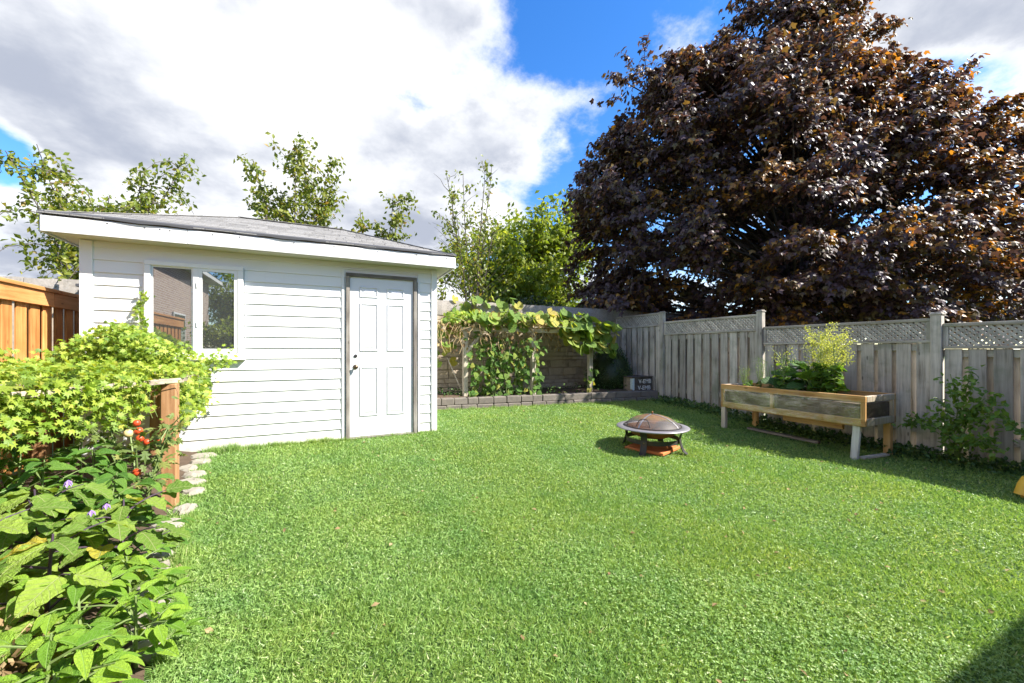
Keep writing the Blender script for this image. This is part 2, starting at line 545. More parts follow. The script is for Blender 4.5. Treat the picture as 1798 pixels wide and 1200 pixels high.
M['brass'] = plain('aged_brass', (0.16, 0.12, 0.08), 0.35, 0.9, var=0.2)
M['yellow'] = plain('yellow_plastic', (0.70, 0.40, 0.045), 0.45, var=0.1, scale=4, bump_s=0.06, dirt=(0.5, 0.3, 0.07), dirt_amt=0.4)
M['felt'] = plain('felt_edge', (0.07, 0.07, 0.075), 0.9)
M['bark'] = plain('bark', (0.10, 0.08, 0.065), 0.9, var=0.3, scale=20, bump_s=0.6)
M['maple_bark'] = plain('maple_bark', (0.045, 0.036, 0.032), 0.9, var=0.3, scale=20, bump_s=0.6)
M['stem_green'] = plain('green_stem', (0.16, 0.22, 0.07), 0.6, var=0.25)
M['stem_purple'] = plain('purple_stem', (0.07, 0.045, 0.07), 0.6, var=0.3)
M['stem_dry'] = plain('dry_stem', (0.42, 0.31, 0.15), 0.8, var=0.3)
M['tape'] = plain('torn_tape', (0.50, 0.58, 0.62), 0.5, var=0.3, scale=30)
M['letter'] = plain('stencil_white', (0.72, 0.71, 0.68), 0.7, var=0.25, scale=30)
M['tomato'] = plain('tomato_skin', (0.50, 0.06, 0.018), 0.4, var=0.25, scale=8, bump_s=0.0)
M['tomato_pale'] = plain('unripe_tomato', (0.66, 0.48, 0.22), 0.25, var=0.2, scale=8, bump_s=0.0)
M['petal'] = plain('violet_petal', (0.22, 0.14, 0.36), 0.6, var=0.2)
M['sheet'] = None

# shingles
m, g = new_mat('grey_shingle')
co = obj_coord(g)
rn = g.n('ShaderNodeObjectInfo').outputs['Random']
sp = g.noise(co, 260, 2, 0.7)
c = g.mix(g.mapr(sp, 0.3, 0.7), (0.115, 0.110, 0.102), (0.31, 0.30, 0.285))
tone = g.mapr(rn, 0, 1, 0.72, 1.12, smooth=False)
c = g.mix(1.0, c, g.n('ShaderNodeCombineColor', {0: tone, 1: tone, 2: tone}).outputs[0], 'MULTIPLY')
finish(g, g.n('ShaderNodeBsdfPrincipled', {'Base Color': c, 'Roughness': 0.9, 'Normal': bump(g, sp, 0.5, 0.003)}).outputs[0])
M['shingle'] = m

# window glass: opaque, unlit room painted in as near-black, strong mirror of the yard
m, g = new_mat('window_glass')
co = obj_coord(g)
c = g.mix(g.noise(co, 3.0, 4), (0.012, 0.013, 0.014), (0.04, 0.042, 0.045))
a = g.n('ShaderNodeBsdfPrincipled', {'Base Color': c, 'Roughness': 0.6})
gl = g.n('ShaderNodeBsdfGlossy', {'Color': (0.9, 0.93, 0.95, 1), 'Roughness': 0.015, 'Normal': bump(g, g.noise(co, 2.2, 2), 0.02, 0.01)})
mx = g.n('ShaderNodeMixShader', {0: 0.34, 1: a.outputs[0], 2: gl.outputs[0]})
finish(g, mx.outputs[0])
M['glass'] = m

# clear plastic sheet round the planter
m, g = new_mat('clear_plastic_sheet')
co = obj_coord(g)
cr = g.noise(g.vmath('MULTIPLY', co, (5, 5, 9)), 1.0, 6, 0.65)
tr = g.n('ShaderNodeBsdfTransparent', {'Color': (0.93, 0.95, 0.93, 1)})
gl = g.n('ShaderNodeBsdfGlossy', {'Color': (1, 1, 1, 1), 'Roughness': 0.06, 'Normal': bump(g, cr, 0.25, 0.05)})
df = g.n('ShaderNodeBsdfDiffuse', {'Color': (0.35, 0.35, 0.34, 1)})
m1 = g.n('ShaderNodeMixShader', {0: g.mapr(cr, .35, .7, .05, .17), 1: tr.outputs[0], 2: gl.outputs[0]})
m2 = g.n('ShaderNodeMixShader', {0: g.mapr(cr, 0.55, 0.8, 0.0, 0.14), 1: m1.outputs[0], 2: df.outputs[0]})
finish(g, m2.outputs[0])
M['sheet'] = m

# spark screen: fine woven wire, rusty towards its crown, seen half through
m, g = new_mat('spark_screen_wire')
co = g.n('ShaderNodeTexCoord').outputs['Object']
s = g.n('ShaderNodeSeparateXYZ', {0: co})
rustf = g.mapr(g.math('ADD', s.outputs[2], g.math('MULTIPLY', g.noise(co, 9, 4), 0.09)), 0.115, 0.175)
c = g.mix(rustf, (0.12, 0.11, 0.105), (0.22, 0.115, 0.06))
b = g.n('ShaderNodeBsdfPrincipled', {'Base Color': c, 'Roughness': 0.6, 'Metallic': 0.3})
tr = g.n('ShaderNodeBsdfTransparent')
mx = g.n('ShaderNodeMixShader', {0: g.mapr(rustf, 0, 1, 0.55, 0.8), 1: tr.outputs[0], 2: b.outputs[0]})
finish(g, mx.outputs[0])
M['screen'] = m

# ground
m, g = new_mat('lawn_soil')
co = g.n('ShaderNodeTexCoord').outputs['Object']
a = g.noise(co, 1.3, 5, 0.6)
b_ = g.noise(co, 70, 3, 0.7)
c = g.mix(a, (0.075, 0.155, 0.025), (0.11, 0.20, 0.04))
c = g.mix(g.mapr(b_, 0.35, 0.65, 0, 0.75), c, (0.028, 0.055, 0.012))
finish(g, g.n('ShaderNodeBsdfPrincipled', {'Base Color': c, 'Roughness': 0.9, 'Normal': bump(g, b_, 0.8, 0.02)}).outputs[0])
M['ground'] = m

# lawn blades: hue drifts over the lawn in patches
m, g = new_mat('lawn_blades')
f = g.n('ShaderNodeAttribute', attribute_name='rnd').outputs['Fac']
co = g.n('ShaderNodeTexCoord').outputs['Object']
patch = g.noise(co, 0.9, 5, 0.6)
patch2 = g.noise(g.vmath('ADD', co, (7, 3, 0)), 2.6, 4, 0.6)
c = g.ramp(f, [(0.0, (0.10, 0.20, 0.042)), (0.40, (0.22, 0.365, 0.09)), (0.80, (0.36, 0.50, 0.165)), (1.0, (0.56, 0.58, 0.36))])
c = g.mix(g.mapr(patch, 0.38, 0.66), c, g.mix(1.0, c, (1.14, 1.03, 0.9), 'MULTIPLY'))
c = g.mix(g.mapr(patch2, 0.42, 0.7, 0, 0.6), c, g.mix(1.0, c, (0.72, 0.86, 0.95), 'MULTIPLY'))
a = g.n('ShaderNodeBsdfPrincipled', {'Base Color': c, 'Roughness': 0.45, 'Specular IOR Level': 0.45})
t = g.n('ShaderNodeBsdfTranslucent', {'Color': g.mix(1.0, c, (1.25, 1.2, 0.6), 'MULTIPLY')})
mx = g.n('ShaderNodeMixShader', {0: 0.38, 1: a.outputs[0], 2: t.outputs[0]})
finish(g, mx.outputs[0])
M['grass'] = m

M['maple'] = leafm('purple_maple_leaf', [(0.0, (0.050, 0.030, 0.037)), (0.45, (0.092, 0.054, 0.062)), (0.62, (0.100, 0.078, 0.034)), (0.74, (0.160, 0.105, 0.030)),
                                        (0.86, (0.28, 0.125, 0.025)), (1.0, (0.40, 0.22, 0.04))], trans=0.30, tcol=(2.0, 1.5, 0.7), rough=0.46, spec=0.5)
M['tree_leaf'] = leafm('yellow_green_leaf', [(0.0, (0.085, 0.13, 0.015)), (0.45, (0.155, 0.20, 0.025)), (0.8, (0.25, 0.26, 0.035)), (1.0, (0.30, 0.17, 0.05))], trans=0.42, rough=0.45)
M['tree_leaf_b'] = leafm('fresh_green_leaf', [(0.0, (0.11, 0.175, 0.02)), (0.5, (0.21, 0.275, 0.035)), (1.0, (0.36, 0.38, 0.06))], trans=0.5, rough=0.45)
M['dark_hedge'] = leafm('dark_hedge_leaf', [(0.0, (0.015, 0.032, 0.008)), (0.7, (0.035, 0.06, 0.015)), (1.0, (0.07, 0.09, 0.02))], trans=0.2)
M['yew'] = leafm('yew_needle', [(0.0, (0.022, 0.05, 0.016)), (0.6, (0.05, 0.10, 0.03)), (1.0, (0.10, 0.165, 0.05))], trans=0.1)
VINE = [(0.0, (0.085, 0.175, 0.018)), (0.35, (0.20, 0.31, 0.035)), (0.75, (0.335, 0.43, 0.055)), (1.0, (0.47, 0.46, 0.09))]
M['vine'] = leafm('lime_vine_leaf', VINE, 'rnd', 0.42, rough=0.5)
M['vine_o'] = leafm('lime_vine_leaf_single', VINE, 'obj', 0.42, rough=0.5, vein=0.35, vcol=(0.45, 0.5, 0.12))
M['pepper'] = leafm('pepper_leaf', [(0.0, (0.11, 0.24, 0.022)), (0.5, (0.19, 0.35, 0.032)), (1.0, (0.29, 0.44, 0.045))], 'obj', 0.36, rough=0.5, spec=0.25, vein=0.7, vcol=(0.26, 0.40, 0.12))
M['pepper_dark'] = leafm('deep_pepper_leaf', [(0.0, (0.06, 0.155, 0.02)), (0.5, (0.10, 0.23, 0.032)), (1.0, (0.16, 0.29, 0.045))], 'obj', 0.36, rough=0.5, spec=0.25, vein=0.7, vcol=(0.2, 0.33, 0.1))
M['egg'] = leafm('eggplant_leaf', [(0.0, (0.11, 0.205, 0.03)), (0.55, (0.19, 0.305, 0.05)), (0.93, (0.28, 0.39, 0.06)), (0.96, (0.42, 0.38, 0.05)), (1.0, (0.44, 0.38, 0.05))],
                 'obj', 0.36, rough=0.6, spec=0.18, vein=0.85, vcol=(0.33, 0.38, 0.15), vfreq=7)
M['tom'] = leafm('tomato_leaf', [(0.0, (0.08, 0.13, 0.03)), (0.6, (0.16, 0.21, 0.05)), (1.0, (0.34, 0.30, 0.08))], 'rnd', 0.33, rough=0.6)
M['squash'] = leafm('squash_leaf', [(0.0, (0.11, 0.21, 0.035)), (0.4, (0.20, 0.32, 0.05)), (0.7, (0.32, 0.39, 0.06)), (0.9, (0.48, 0.43, 0.08)), (1.0, (0.50, 0.34, 0.10))],
                    'obj', 0.38, rough=0.55, vein=0.3, vcol=(0.35, 0.4, 0.15), vfreq=5)
M['bean'] = leafm('bean_leaf', [(0.0, (0.07, 0.17, 0.025)), (0.55, (0.13, 0.26, 0.04)), (0.9, (0.25, 0.32, 0.05)), (1.0, (0.42, 0.36, 0.07))], 'obj', 0.38, rough=0.5, vein=0.3)
M['chard'] = leafm('chard_leaf', [(0.0, (0.03, 0.09, 0.02)), (0.6, (0.06, 0.15, 0.03)), (1.0, (0.10, 0.20, 0.03))], 'obj', 0.28, rough=0.55, spec=0.3, vein=0.5, vcol=(0.25, 0.3, 0.15), vfreq=6)
M['lettuce'] = leafm('bolting_leaf', [(0.0, (0.09, 0.20, 0.02)), (0.6, (0.17, 0.32, 0.03)), (1.0, (0.27, 0.40, 0.05))], 'obj', 0.4, rough=0.45, vein=0.3)
M['rose'] = leafm('rose_leaf', [(0.0, (0.075, 0.16, 0.025)), (0.6, (0.14, 0.26, 0.04)), (1.0, (0.25, 0.36, 0.07))], 'rnd', 0.4, rough=0.4)
M['blossom'] = leafm('yellow_seed_head', [(0.0, (0.36, 0.40, 0.08)), (0.6, (0.52, 0.55, 0.15)), (1.0, (0.66, 0.66, 0.28))], 'rnd', 0.4, rough=0.7)
M['frond'] = leafm('dill_frond', [(0.0, (0.10, 0.20, 0.05)), (0.6, (0.2, 0.3, 0.09)), (1.0, (0.36, 0.42, 0.16))], 'rnd', 0.4, rough=0.6)
M['dry'] = leafm('dried_leaf', [(0.0, (0.16, 0.095, 0.045)), (0.6, (0.30, 0.20, 0.10)), (1.0, (0.45, 0.36, 0.2))], 'rnd', 0.25, rough=0.85)
M['weed'] = leafm('dark_weed_leaf', [(0.0, (0.03, 0.075, 0.015)), (0.6, (0.06, 0.13, 0.025)), (1.0, (0.12, 0.19, 0.04))], 'rnd', 0.3)


# ------------------------------------------------------------------ ground
def ss(t):
    t = np.clip(t, 0, 1)
    return t * t * (3 - 2 * t)


def gz(y):
    return 0.2 - 0.2 * float(ss((6.5 - y) / 4.0))


def gz_np(y):
    return 0.2 - 0.2 * ss((6.5 - y) / 4.0)


xs = np.array([-300, -60, -20, -8, -4] + list(np.linspace(-3, 8, 45)) + [9, 12, 20, 60, 300])
ys = np.array([-300, -60, -20, -8, -3] + list(np.linspace(-2, 9, 56)) + [12, 20, 60, 300])
gx, gy = np.meshgrid(xs, ys)
gv = np.stack([gx, gy, gz_np(gy)], -1).reshape(-1, 3)
nx = len(xs)
gf = np.array([(j * nx + i, j * nx + i + 1, (j + 1) * nx + i + 1, (j + 1) * nx + i) for j in range(len(ys) - 1) for i in range(nx - 1)])
o = link_mesh('lawn', np_mesh('lawn', gv, gf, M['ground'], smooth=True))
tag(o, 'green mown lawn that slopes gently down from the shed', kind='structure')

# bed edge polyline (lawn side of the vegetable bed), y -> x
BED = [(1.2, -0.50), (2.0, -0.62), (2.78, -0.86), (3.8, -1.06), (5.42, -1.24)]
bed_y = np.array([p[0] for p in BED])
bed_x = np.array([p[1] for p in BED])
RW_A, RW_B = Vector((1.43, 7.12, 0)), Vector((6.60, 6.45, 0))       # retaining wall, lawn face


def rw_y(x):
    return RW_A.y + (x - RW_A.x) / (RW_B.x - RW_A.x) * (RW_B.y - RW_A.y)


PIT = Vector((3.755, 3.78, 0))
PIT.z = gz(PIT.y)

# vegetable bed soil
mb = MB()
ny_, nx_ = 26, 12
for j in range(ny_ + 1):
    y = 0.9 + (5.42 - 0.9) * j / ny_
    xe = float(np.interp(y, bed_y, bed_x))
    for i in range(nx_ + 1):
        x = -2.54 + (xe + 2.54) * i / nx_
        edge = min(i, nx_ - i) / nx_
        mb.v.append((x, y, gz(y) + 0.012 + (0.05 * min(1, edge * 5) + random.uniform(0, 0.02)) * (1 if 0 < i < nx_ else 0.2)))
for j in range(ny_):
    for i in range(nx_):
        a = j * (nx_ + 1) + i
        mb.f.append((a, a + 1, a + nx_ + 2, a + nx_ + 1))
o = mb.build('vegetable_bed_ground', M['soil'], smooth=True)
tag(o, 'dark soil of the vegetable bed along the cedar fence', kind='structure')

# raised bed soil behind the block wall
mb = MB()
for j in range(9):
    for i in range(33):
        x = 1.44 + (6.63 - 1.44) * i / 32
        y0 = rw_y(x) + 0.17
        y = y0 + (7.99 - y0) * j / 8
        mb.v.append((x, y, 0.375 + 0.05 * math.sin(x * 2.1 + y * 3) * (0 if j in (0, 8) else 1) + random.uniform(0, 0.03)))
for j in range(8):
    for i in range(32):
        a = j * 33 + i
        mb.f.append((a, a + 1, a + 34, a + 33))
o = mb.build('raised_bed_ground', M['soil'], smooth=True)
tag(o, 'brown soil of the raised bed behind the block wall', kind='structure')

# ------------------------------------------------------------------ lawn grass and clover
def lawn_points(n, x0, x1, y0, y1):
    p = np.stack([rng.uniform(x0, x1, n), rng.uniform(y0, y1, n)], -1)
    x, y = p[:, 0], p[:, 1]
    keep = x > np.interp(y, bed_y, bed_x) + 0.02
    keep &= ~((x > -2.3) & (x < 1.43) & (y > 5.44))
    keep &= y < RW_A.y + (x - RW_A.x) / (RW_B.x - RW_A.x) * (RW_B.y - RW_A.y) - 0.01
    keep &= np.hypot(x - PIT.x, y - PIT.y) > 0.02
    lx = (x - PIT.x) * math.cos(0.35) + (y - PIT.y) * math.sin(0.35)
    ly = -(x - PIT.x) * math.sin(0.35) + (y - PIT.y) * math.cos(0.35)
    keep &= ~((abs(lx) < 0.27) & (abs(ly) < 0.27))
    d = x * math.sin(R(25.4)) + y * math.cos(R(25.4))
    lat = x * math.cos(R(25.4)) - y * math.sin(R(25.4))
    keep &= (abs(lat) < d * 1.5 + 0.7)
    return p[keep], np.hypot(x, y)[keep]


BLADE = (np.array([(-0.5, 0, 0), (0.5, 0, 0), (0.0, 1, 0)], float), np.array([(0, 1, 2)]))
CLOVER = (np.array([(0, 0, 0), (0.42, 0.5, 0.06), (0, 1.0, 0.0), (-0.42, 0.5, 0.06)], float), np.array([(0, 1, 2), (0, 2, 3)]))
allp, alld = [], []
for (r0, r1, dens) in ((0.0, 2.3, 30000), (2.3, 3.6, 19000), (3.6, 5.6, 10000), (5.6, 10.5, 5600)):
    n = int(dens * 8.2 * 7.2)
    n = int(dens * (min(6.66, r1) + 1.3) * (min(7.1, r1) - 0.1))
    p, d = lawn_points(n, -1.3, min(6.66, r1), 0.1, min(7.1, r1))
    k = (d >= r0) & (d < r1)
    allp.append(p[k]); alld.append(d[k])
p, d = np.concatenate(allp), np.concatenate(alld)
n = len(p)
edge = np.maximum.reduce([ss((p[:, 0] - 6.25) / 0.3), ss((p[:, 1] - (RW_A.y + (p[:, 0] - RW_A.x) / (RW_B.x - RW_A.x) * (RW_B.y - RW_A.y) - 0.14)) / 0.12) * 0.6,
                          ss((p[:, 1] - 5.36) / 0.08) * (p[:, 0] < 1.5) * 0.9, ss(1 - (p[:, 0] - np.interp(p[:, 1], bed_y, bed_x)) / 0.12) * 0.7])
mot = 0.5 + 0.5 * np.sin(p[:, 0] * 2.3 + 1.3 * np.sin(p[:, 1] * 1.7)) * np.sin(p[:, 1] * 2.9 + np.sin(p[:, 0] * 3.1))
h = rng.uniform(0.015, 0.036, n) * (0.85 + 0.35 * mot) * (1 + 1.6 * edge * rng.uniform(0.2, 1, n))
az = rng.uniform(0, 2 * np.pi, n)
tilt = rng.uniform(0.35, 1.35, n)
tip = np.stack([np.cos(az) * np.sin(tilt), np.sin(az) * np.sin(tilt), np.cos(tilt)], -1)
band = np.sign(np.sin((p[:, 0] * .94 + p[:, 1] * .34) * 2 * np.pi / 1.05 + .6 * np.sin(p[:, 1] * .8)))
tip += np.stack([-.34 * band * .14, .94 * band * .14, np.zeros(n)], -1)      # mower stripes: blades lean one way, then the other
az2 = az + rng.normal(0, 0.9, n)
nrm = np.stack([np.cos(az2), np.sin(az2), np.full(n, 0.9)], -1)
pos = np.concatenate([p, gz_np(p[:, 1])[:, None] + rng.uniform(-.002, .012, n)[:, None]], -1)
rn = np.clip(rng.beta(1.5, 1.6, n) * 0.88 + (rng.random(n) < 0.025) * 0.5, 0, 1)
wid = 0.0041 * (1 + 0.19 * d) * rng.uniform(0.7, 1.3, n)
grass = scatter('grass', BLADE, pos, tip, nrm, h, M['grass'], rn, widths=wid)
tag(grass, 'short mown grass blades covering the lawn', 'grass', kind='stuff')

allp, alld = [], []
for (r0, r1, dens) in ((0.0, 2.6, 5200), (2.6, 5.0, 1700)):
    nn = int(dens * (min(6.66, r1) + 1.3) * (r1 - 0.1))
    p, d = lawn_points(nn, -1.3, min(6.66, r1), 0.1, r1)
    pat = np.sin(p[:, 0] * 1.9 + 0.7) * np.sin(p[:, 1] * 2.3 + 1.1 * p[:, 0]) + rng.normal(0, 0.35, len(p))
    k = (d >= r0) & (d < r1) & (pat > 0.05)
    allp.append(p[k]); alld.append(d[k])
p, d = np.concatenate(allp), np.concatenate(alld)
n = len(p)
# leaflets in threes
p3 = np.repeat(p, 3, 0)
a0 = np.repeat(rng.uniform(0, 6.28, n), 3) + np.tile(np.array([0, 2.09, 4.19]), n)
z3 = np.repeat(rng.uniform(0.014, 0.034, n), 3)
tip = np.stack([np.cos(a0), np.sin(a0), rng.normal(0.05, 0.3, 3 * n)], -1)
nrm = np.stack([rng.normal(0, 0.35, 3 * n), rng.normal(0, 0.35, 3 * n), np.ones(3 * n)], -1)
pos = np.concatenate([p3, (gz_np(p3[:, 1]) + z3)[:, None]], -1)
size = np.repeat(rng.uniform(0.005, 0.0095, n) * (1 + 0.05 * d), 3)
clover = scatter('clover_leaves', CLOVER, pos, tip, nrm, size, M['grass'], np.repeat(np.clip(rng.normal(0.45, 0.2, n), 0, 0.9), 3))
tag(clover, 'small clover leaves mixed through the mown grass', 'clover', kind='stuff')

# untrimmed tufts where the mower does not reach
tp_ = []
def tuft_line(a, b, n_, sd_, hgt):
    for _ in range(n_):
        t = random.random()
        x, y = a[0] + (b[0] - a[0]) * t, a[1] + (b[1] - a[1]) * t
        m_ = .35 + .65 * (0.5 + 0.5 * math.sin(x * 9 + y * 7) * math.sin(x * 23 + 1))
        tp_.append((x + random.gauss(0, sd_), y - abs(random.gauss(0, sd_)), random.uniform(.4, 1) * hgt * m_))
tuft_line((-1.15, 5.425), (0.24, 5.425), 2600, .018, .12)
tuft_line((-1.15, 5.40), (-0.6, 5.38), 900, .03, .17)
tuft_line((0.24, 5.40), (1.44, 5.42), 1300, .015, .07)
tuft_line((1.43, 7.09), (6.6, 6.42), 4200, .03, .11)
tuft_line((6.61, 1.0), (6.61, 6.4), 5200, .05, .15)
tuft_line((-1.10, 5.3), (-0.92, 3.9), 1500, .035, .09)
tuft_line((-0.90, 3.8), (-0.62, 2.2), 2000, .035, .09)
tuft_line((5.65, 4.22), (5.70, 2.4), 900, .10, .10)
tuft_line((3.48, 3.52), (4.07, 3.68), 160, .03, .06)
tp_ = np.array(tp_)
n = len(tp_)
az = rng.uniform(0, 6.28, n)
tl_ = rng.uniform(.1, .8, n)
o = scatter('tall_grass', BLADE, np.stack([tp_[:, 0], tp_[:, 1], gz_np(tp_[:, 1]) - .003], -1), np.stack([np.cos(az) * np.sin(tl_), np.sin(az) * np.sin(tl_), np.cos(tl_)], -1),
            np.stack([np.cos(az + .8), np.sin(az + .8), np.full(n, .4)], -1), tp_[:, 2], M['grass'], np.clip(rng.normal(.5, .25, n), 0, 1), widths=rng.uniform(.004, .008, n))
tag(o, 'longer untrimmed grass along the shed, stones and fence', 'grass', kind='stuff')

# dry bits lying in the grass
n = 420
p, d = lawn_points(n, -1.0, 6.5, 0.6, 6.6)
n = len(p)
az = rng.uniform(0, 6.28, n)
pos = np.concatenate([p, (gz_np(p[:, 1]) + rng.uniform(0.018, 0.03, n))[:, None]], -1)
tip = np.stack([np.cos(az), np.sin(az), rng.normal(0, 0.25, n)], -1)
nrm = np.stack([rng.normal(0, .4, n), rng.normal(0, .4, n), np.ones(n)], -1)
o = scatter('fallen_leaves', OVATE, pos, tip, nrm, rng.uniform(0.015, 0.045, n), M['dry'], rng.random(n))
tag(o, 'tiny dry fallen leaves and straw scattered over the lawn', 'leaf litter', kind='stuff')

# ------------------------------------------------------------------ shed
SX0, SX1, SY0, SY1 = -2.18, 1.415, 5.45, 7.65
ZB, ZT = 0.165, 2.43
shed = thing('garden_shed', ((SX0 + SX1) / 2, (SY0 + SY1) / 2, ZB), 'white clapboard garden shed with hipped grey shingle roof', 'shed')
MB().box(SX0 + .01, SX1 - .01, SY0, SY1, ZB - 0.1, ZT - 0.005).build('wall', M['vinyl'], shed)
# clapboards, one object per board
PITCH = 0.127
for i in range(18):
    z0 = 0.185 + PITCH * i
    z1 = min(z0 + PITCH + 0.004, 2.408)
    if z1 - z0 < 0.03:
        continue
    spans = [(-2.095, 1.35)]
    if z0 > 1.215 and z1 < 2.245:
        spans = [(-2.095, -1.70), (-0.81, 1.35)]
    if z0 < 2.2:
        spans = [s for a, b in spans for s in (((a, 0.243), (1.167, b)) if b > 1 else ((a, b),))]
    for a, b in spans:
        w = random.uniform(-0.0012, 0.0012)
        prof = [(a, SY0 - 0.016 + w, z0), (a, SY0 - 0.014 + w, z0 + 0.012), (a, SY0 - 0.004, z1), (a, SY0, z1), (a, SY0, z0)]
        MB().extrude(prof[::-1], (b - a, 0, 0)).build('siding_board', M['vinyl'], shed)
for (a, b) in ((SX0 - 0.012, -2.093), (1.348, SX1 + 0.012)):
    MB().box(a, b, SY0 - 0.026, SY0 + 0.07, ZB - 0.02, 2.405).build('corner_trim', M['vinyl'], shed, bevel=0.004)
MB().box(0.215, 0.243, SY0 - 0.022, SY0, ZB + 0.01, 2.32).build('door_channel', M['vinyl'], shed)
MB().box(1.167, 1.187, SY0 - 0.022, SY0, ZB + 0.01, 2.32).build('door_channel', M['vinyl'], shed)
MB().box(0.215, 1.187, SY0 - 0.021, SY0, 2.3205, 2.335).build('door_channel', M['vinyl'], shed)

# side walls get plain clapboards too
for sx, xx in ((1, SX1), (-1, SX0)):
    for i in range(17):
        z0 = 0.185 + PITCH * i
        x = xx - sx * 0.01
        prof = [(x + sx * 0.016, SY0 + 0.075, z0), (x + sx * 0.004, SY0 + 0.075, z0 + PITCH), (x, SY0 + 0.075, z0 + PITCH), (x, SY0 + 0.075, z0)]
        MB().extrude(prof if sx > 0 else prof[::-1], (0, SY1 - SY0 - 0.08, 0)).build('siding_board', M['vinyl'], shed)

# roof
EX0, EX1, EY0, EY1 = -2.365, 1.615, 5.225, 7.865
ZE, SLOPE = 2.585, 0.40
k = (EY1 - EY0) / 2
ZR = ZE + SLOPE * k
roof = MB()
v = [(EX0, EY0, ZE), (EX1, EY0, ZE), (EX1, EY1, ZE), (EX0, EY1, ZE), (EX0 + k, EY0 + k, ZR), (EX1 - k, EY0 + k, ZR)]
roof.add(v + [(x, y, ZE - 0.03) for x, y, z in v[:4]], [(0, 1, 5, 4), (1, 2, 5), (2, 3, 4, 5), (3, 0, 4), (0, 6, 7, 1), (1, 7, 8, 2), (2, 8, 9, 3), (3, 9, 6, 0), (6, 9, 8, 7)])
roof = roof.build('roof', M['shingle'], shed)
MB().box(EX0 + .03, EX1 - .03, EY0 + .03, EY1 - .03, 2.409, 2.421).build('soffit', M['soffit'], shed)
for a, b in ((EX0 - .001, -1.279), (-1.276, EX1 + .001)):
    MB().box(a, b, EY0 - 0.022, EY0 + 0.004, 2.405 + random.uniform(0, .003), 2.556).build('fascia_board', M['fascia'], shed, bevel=0.003)
for x in (EX0 - 0.02, EX1 - 0.004):
    MB().box(x, x + 0.024, EY0 + 0.006, EY1, 2.405, 2.556).build('fascia_board', M['fascia'], shed, bevel=0.003)
MB().box(EX0, EX1, EY1 - .01, EY1 + 0.012, 2.405, 2.552).build('fascia_board', M['fascia'], shed, bevel=0.003)
nm = MB()
nm.lathe([(.001, 0), (.007, 0), (.006, .003), (.001, .004)], (0, 0, 0), 8)
nm.v = [(x, -z, y) for x, y, z in nm.v]
nail0 = nm.build('nail', M['felt'], shed, origin=(0, 0, 0))
nail0.location = Vector((-1.9, EY0 - .0225, 2.535)) - wloc(shed)
for x, z in ((-1.62, 2.53), (-1.50, 2.528), (-1.42, 2.527), (-1.06, 2.53), (-.82, 2.535), (-.3, 2.53), (.12, 2.533), (.62, 2.53), (1.1, 2.535), (1.5, 2.53)):
    piece('nail', nail0.data, shed, (x, EY0 - .0225, z))
# drip felt under the first course, wavy with age
mb = MB()
N_ = 60
for i in range(N_ + 1):
    x = EX0 - 0.02 + (EX1 - EX0 + 0.04) * i / N_
    w = 0.012 * math.sin(x * 3.1) * math.sin(x * 7.3 + 1) + random.uniform(-.003, .003)
    y = EY0 - 0.036 + 0.006 * math.sin(x * 5)
    zt = ZE + 0.006
    mb.v += [(x, y, zt - 0.020 - abs(w)), (x, y, zt), (x, EY0 + 0.10, zt + 0.046), (x, EY0 + 0.10, zt + 0.026)]
for i in range(N_):
    a = i * 4
    for q in ((0, 1), (1, 2), (3, 0)):
        mb.f.append((a + q[0], a + 4 + q[0], a + 4 + q[1], a + q[1]))
mb.build('drip_edge', M['felt'], roof)
# tabs of the front slope
sl = math.sqrt(1 + SLOPE * SLOPE)
EXPO = 0.118
rows = int(k * sl / EXPO)
for r_ in range(rows + 1):
    q0 = r_ * EXPO / sl - (0.035 if r_ == 0 else 0)
    q1 = min((r_ + 1) * EXPO / sl + 0.03, k - 0.002)
    xa, xb = EX0 + max(q0, 0) - 0.02, EX1 - max(q0, 0) + 0.02
    x = xa
    first = True
    while x < xb - 0.01:
        w = random.uniform(0.18, 0.33) if not first else random.uniform(0.1, 0.3)
        first = False
        x2 = min(x + w, xb)
        if xb - x2 < 0.08:
            x2 = xb
        lift = random.uniform(0.009, 0.014)
        def S(xx, q, dz):
            lo = EX0 + max(q, 0) - 0.02; hi = EX1 - max(q, 0) + 0.02
            return (min(max(xx, lo), hi), EY0 + q, ZE + SLOPE * q + dz)
        gap = 0.004
        a, b = x + gap, x2 - gap
        pts = [S(a, q0, lift), S(b, q0, lift), S(b, q1, 0.0035), S(a, q1, 0.0035)]
        low = [S(a, q0, 0.002), S(b, q0, 0.002)]
        mb = MB().add(pts + low, [(0, 1, 2, 3), (4, 5, 1, 0), (4, 0, 3), (5, 2, 1)])
        mb.build('shingle', M['shingle'], roof)
        x = x2
# hip and ridge caps
for a, b, n in (((EX0, EY0, ZE), (EX0 + k, EY0 + k, ZR), 12), ((EX1, EY0, ZE), (EX1 - k, EY0 + k, ZR), 12), ((EX0 + k, EY0 + k, ZR), (EX1 - k, EY0 + k, ZR), 8)):
    a, b = Vector(a), Vector(b)
    for i in range(n):
        p, q = a.lerp(b, i / n), a.lerp(b, (i + 1.15) / n if i < n - 1 else 1)
        MB().bar(p + Vector((0, 0, .008)), q + Vector((0, 0, .004)), 0.10, 0.006).build('ridge_shingle', M['shingle'], roof)

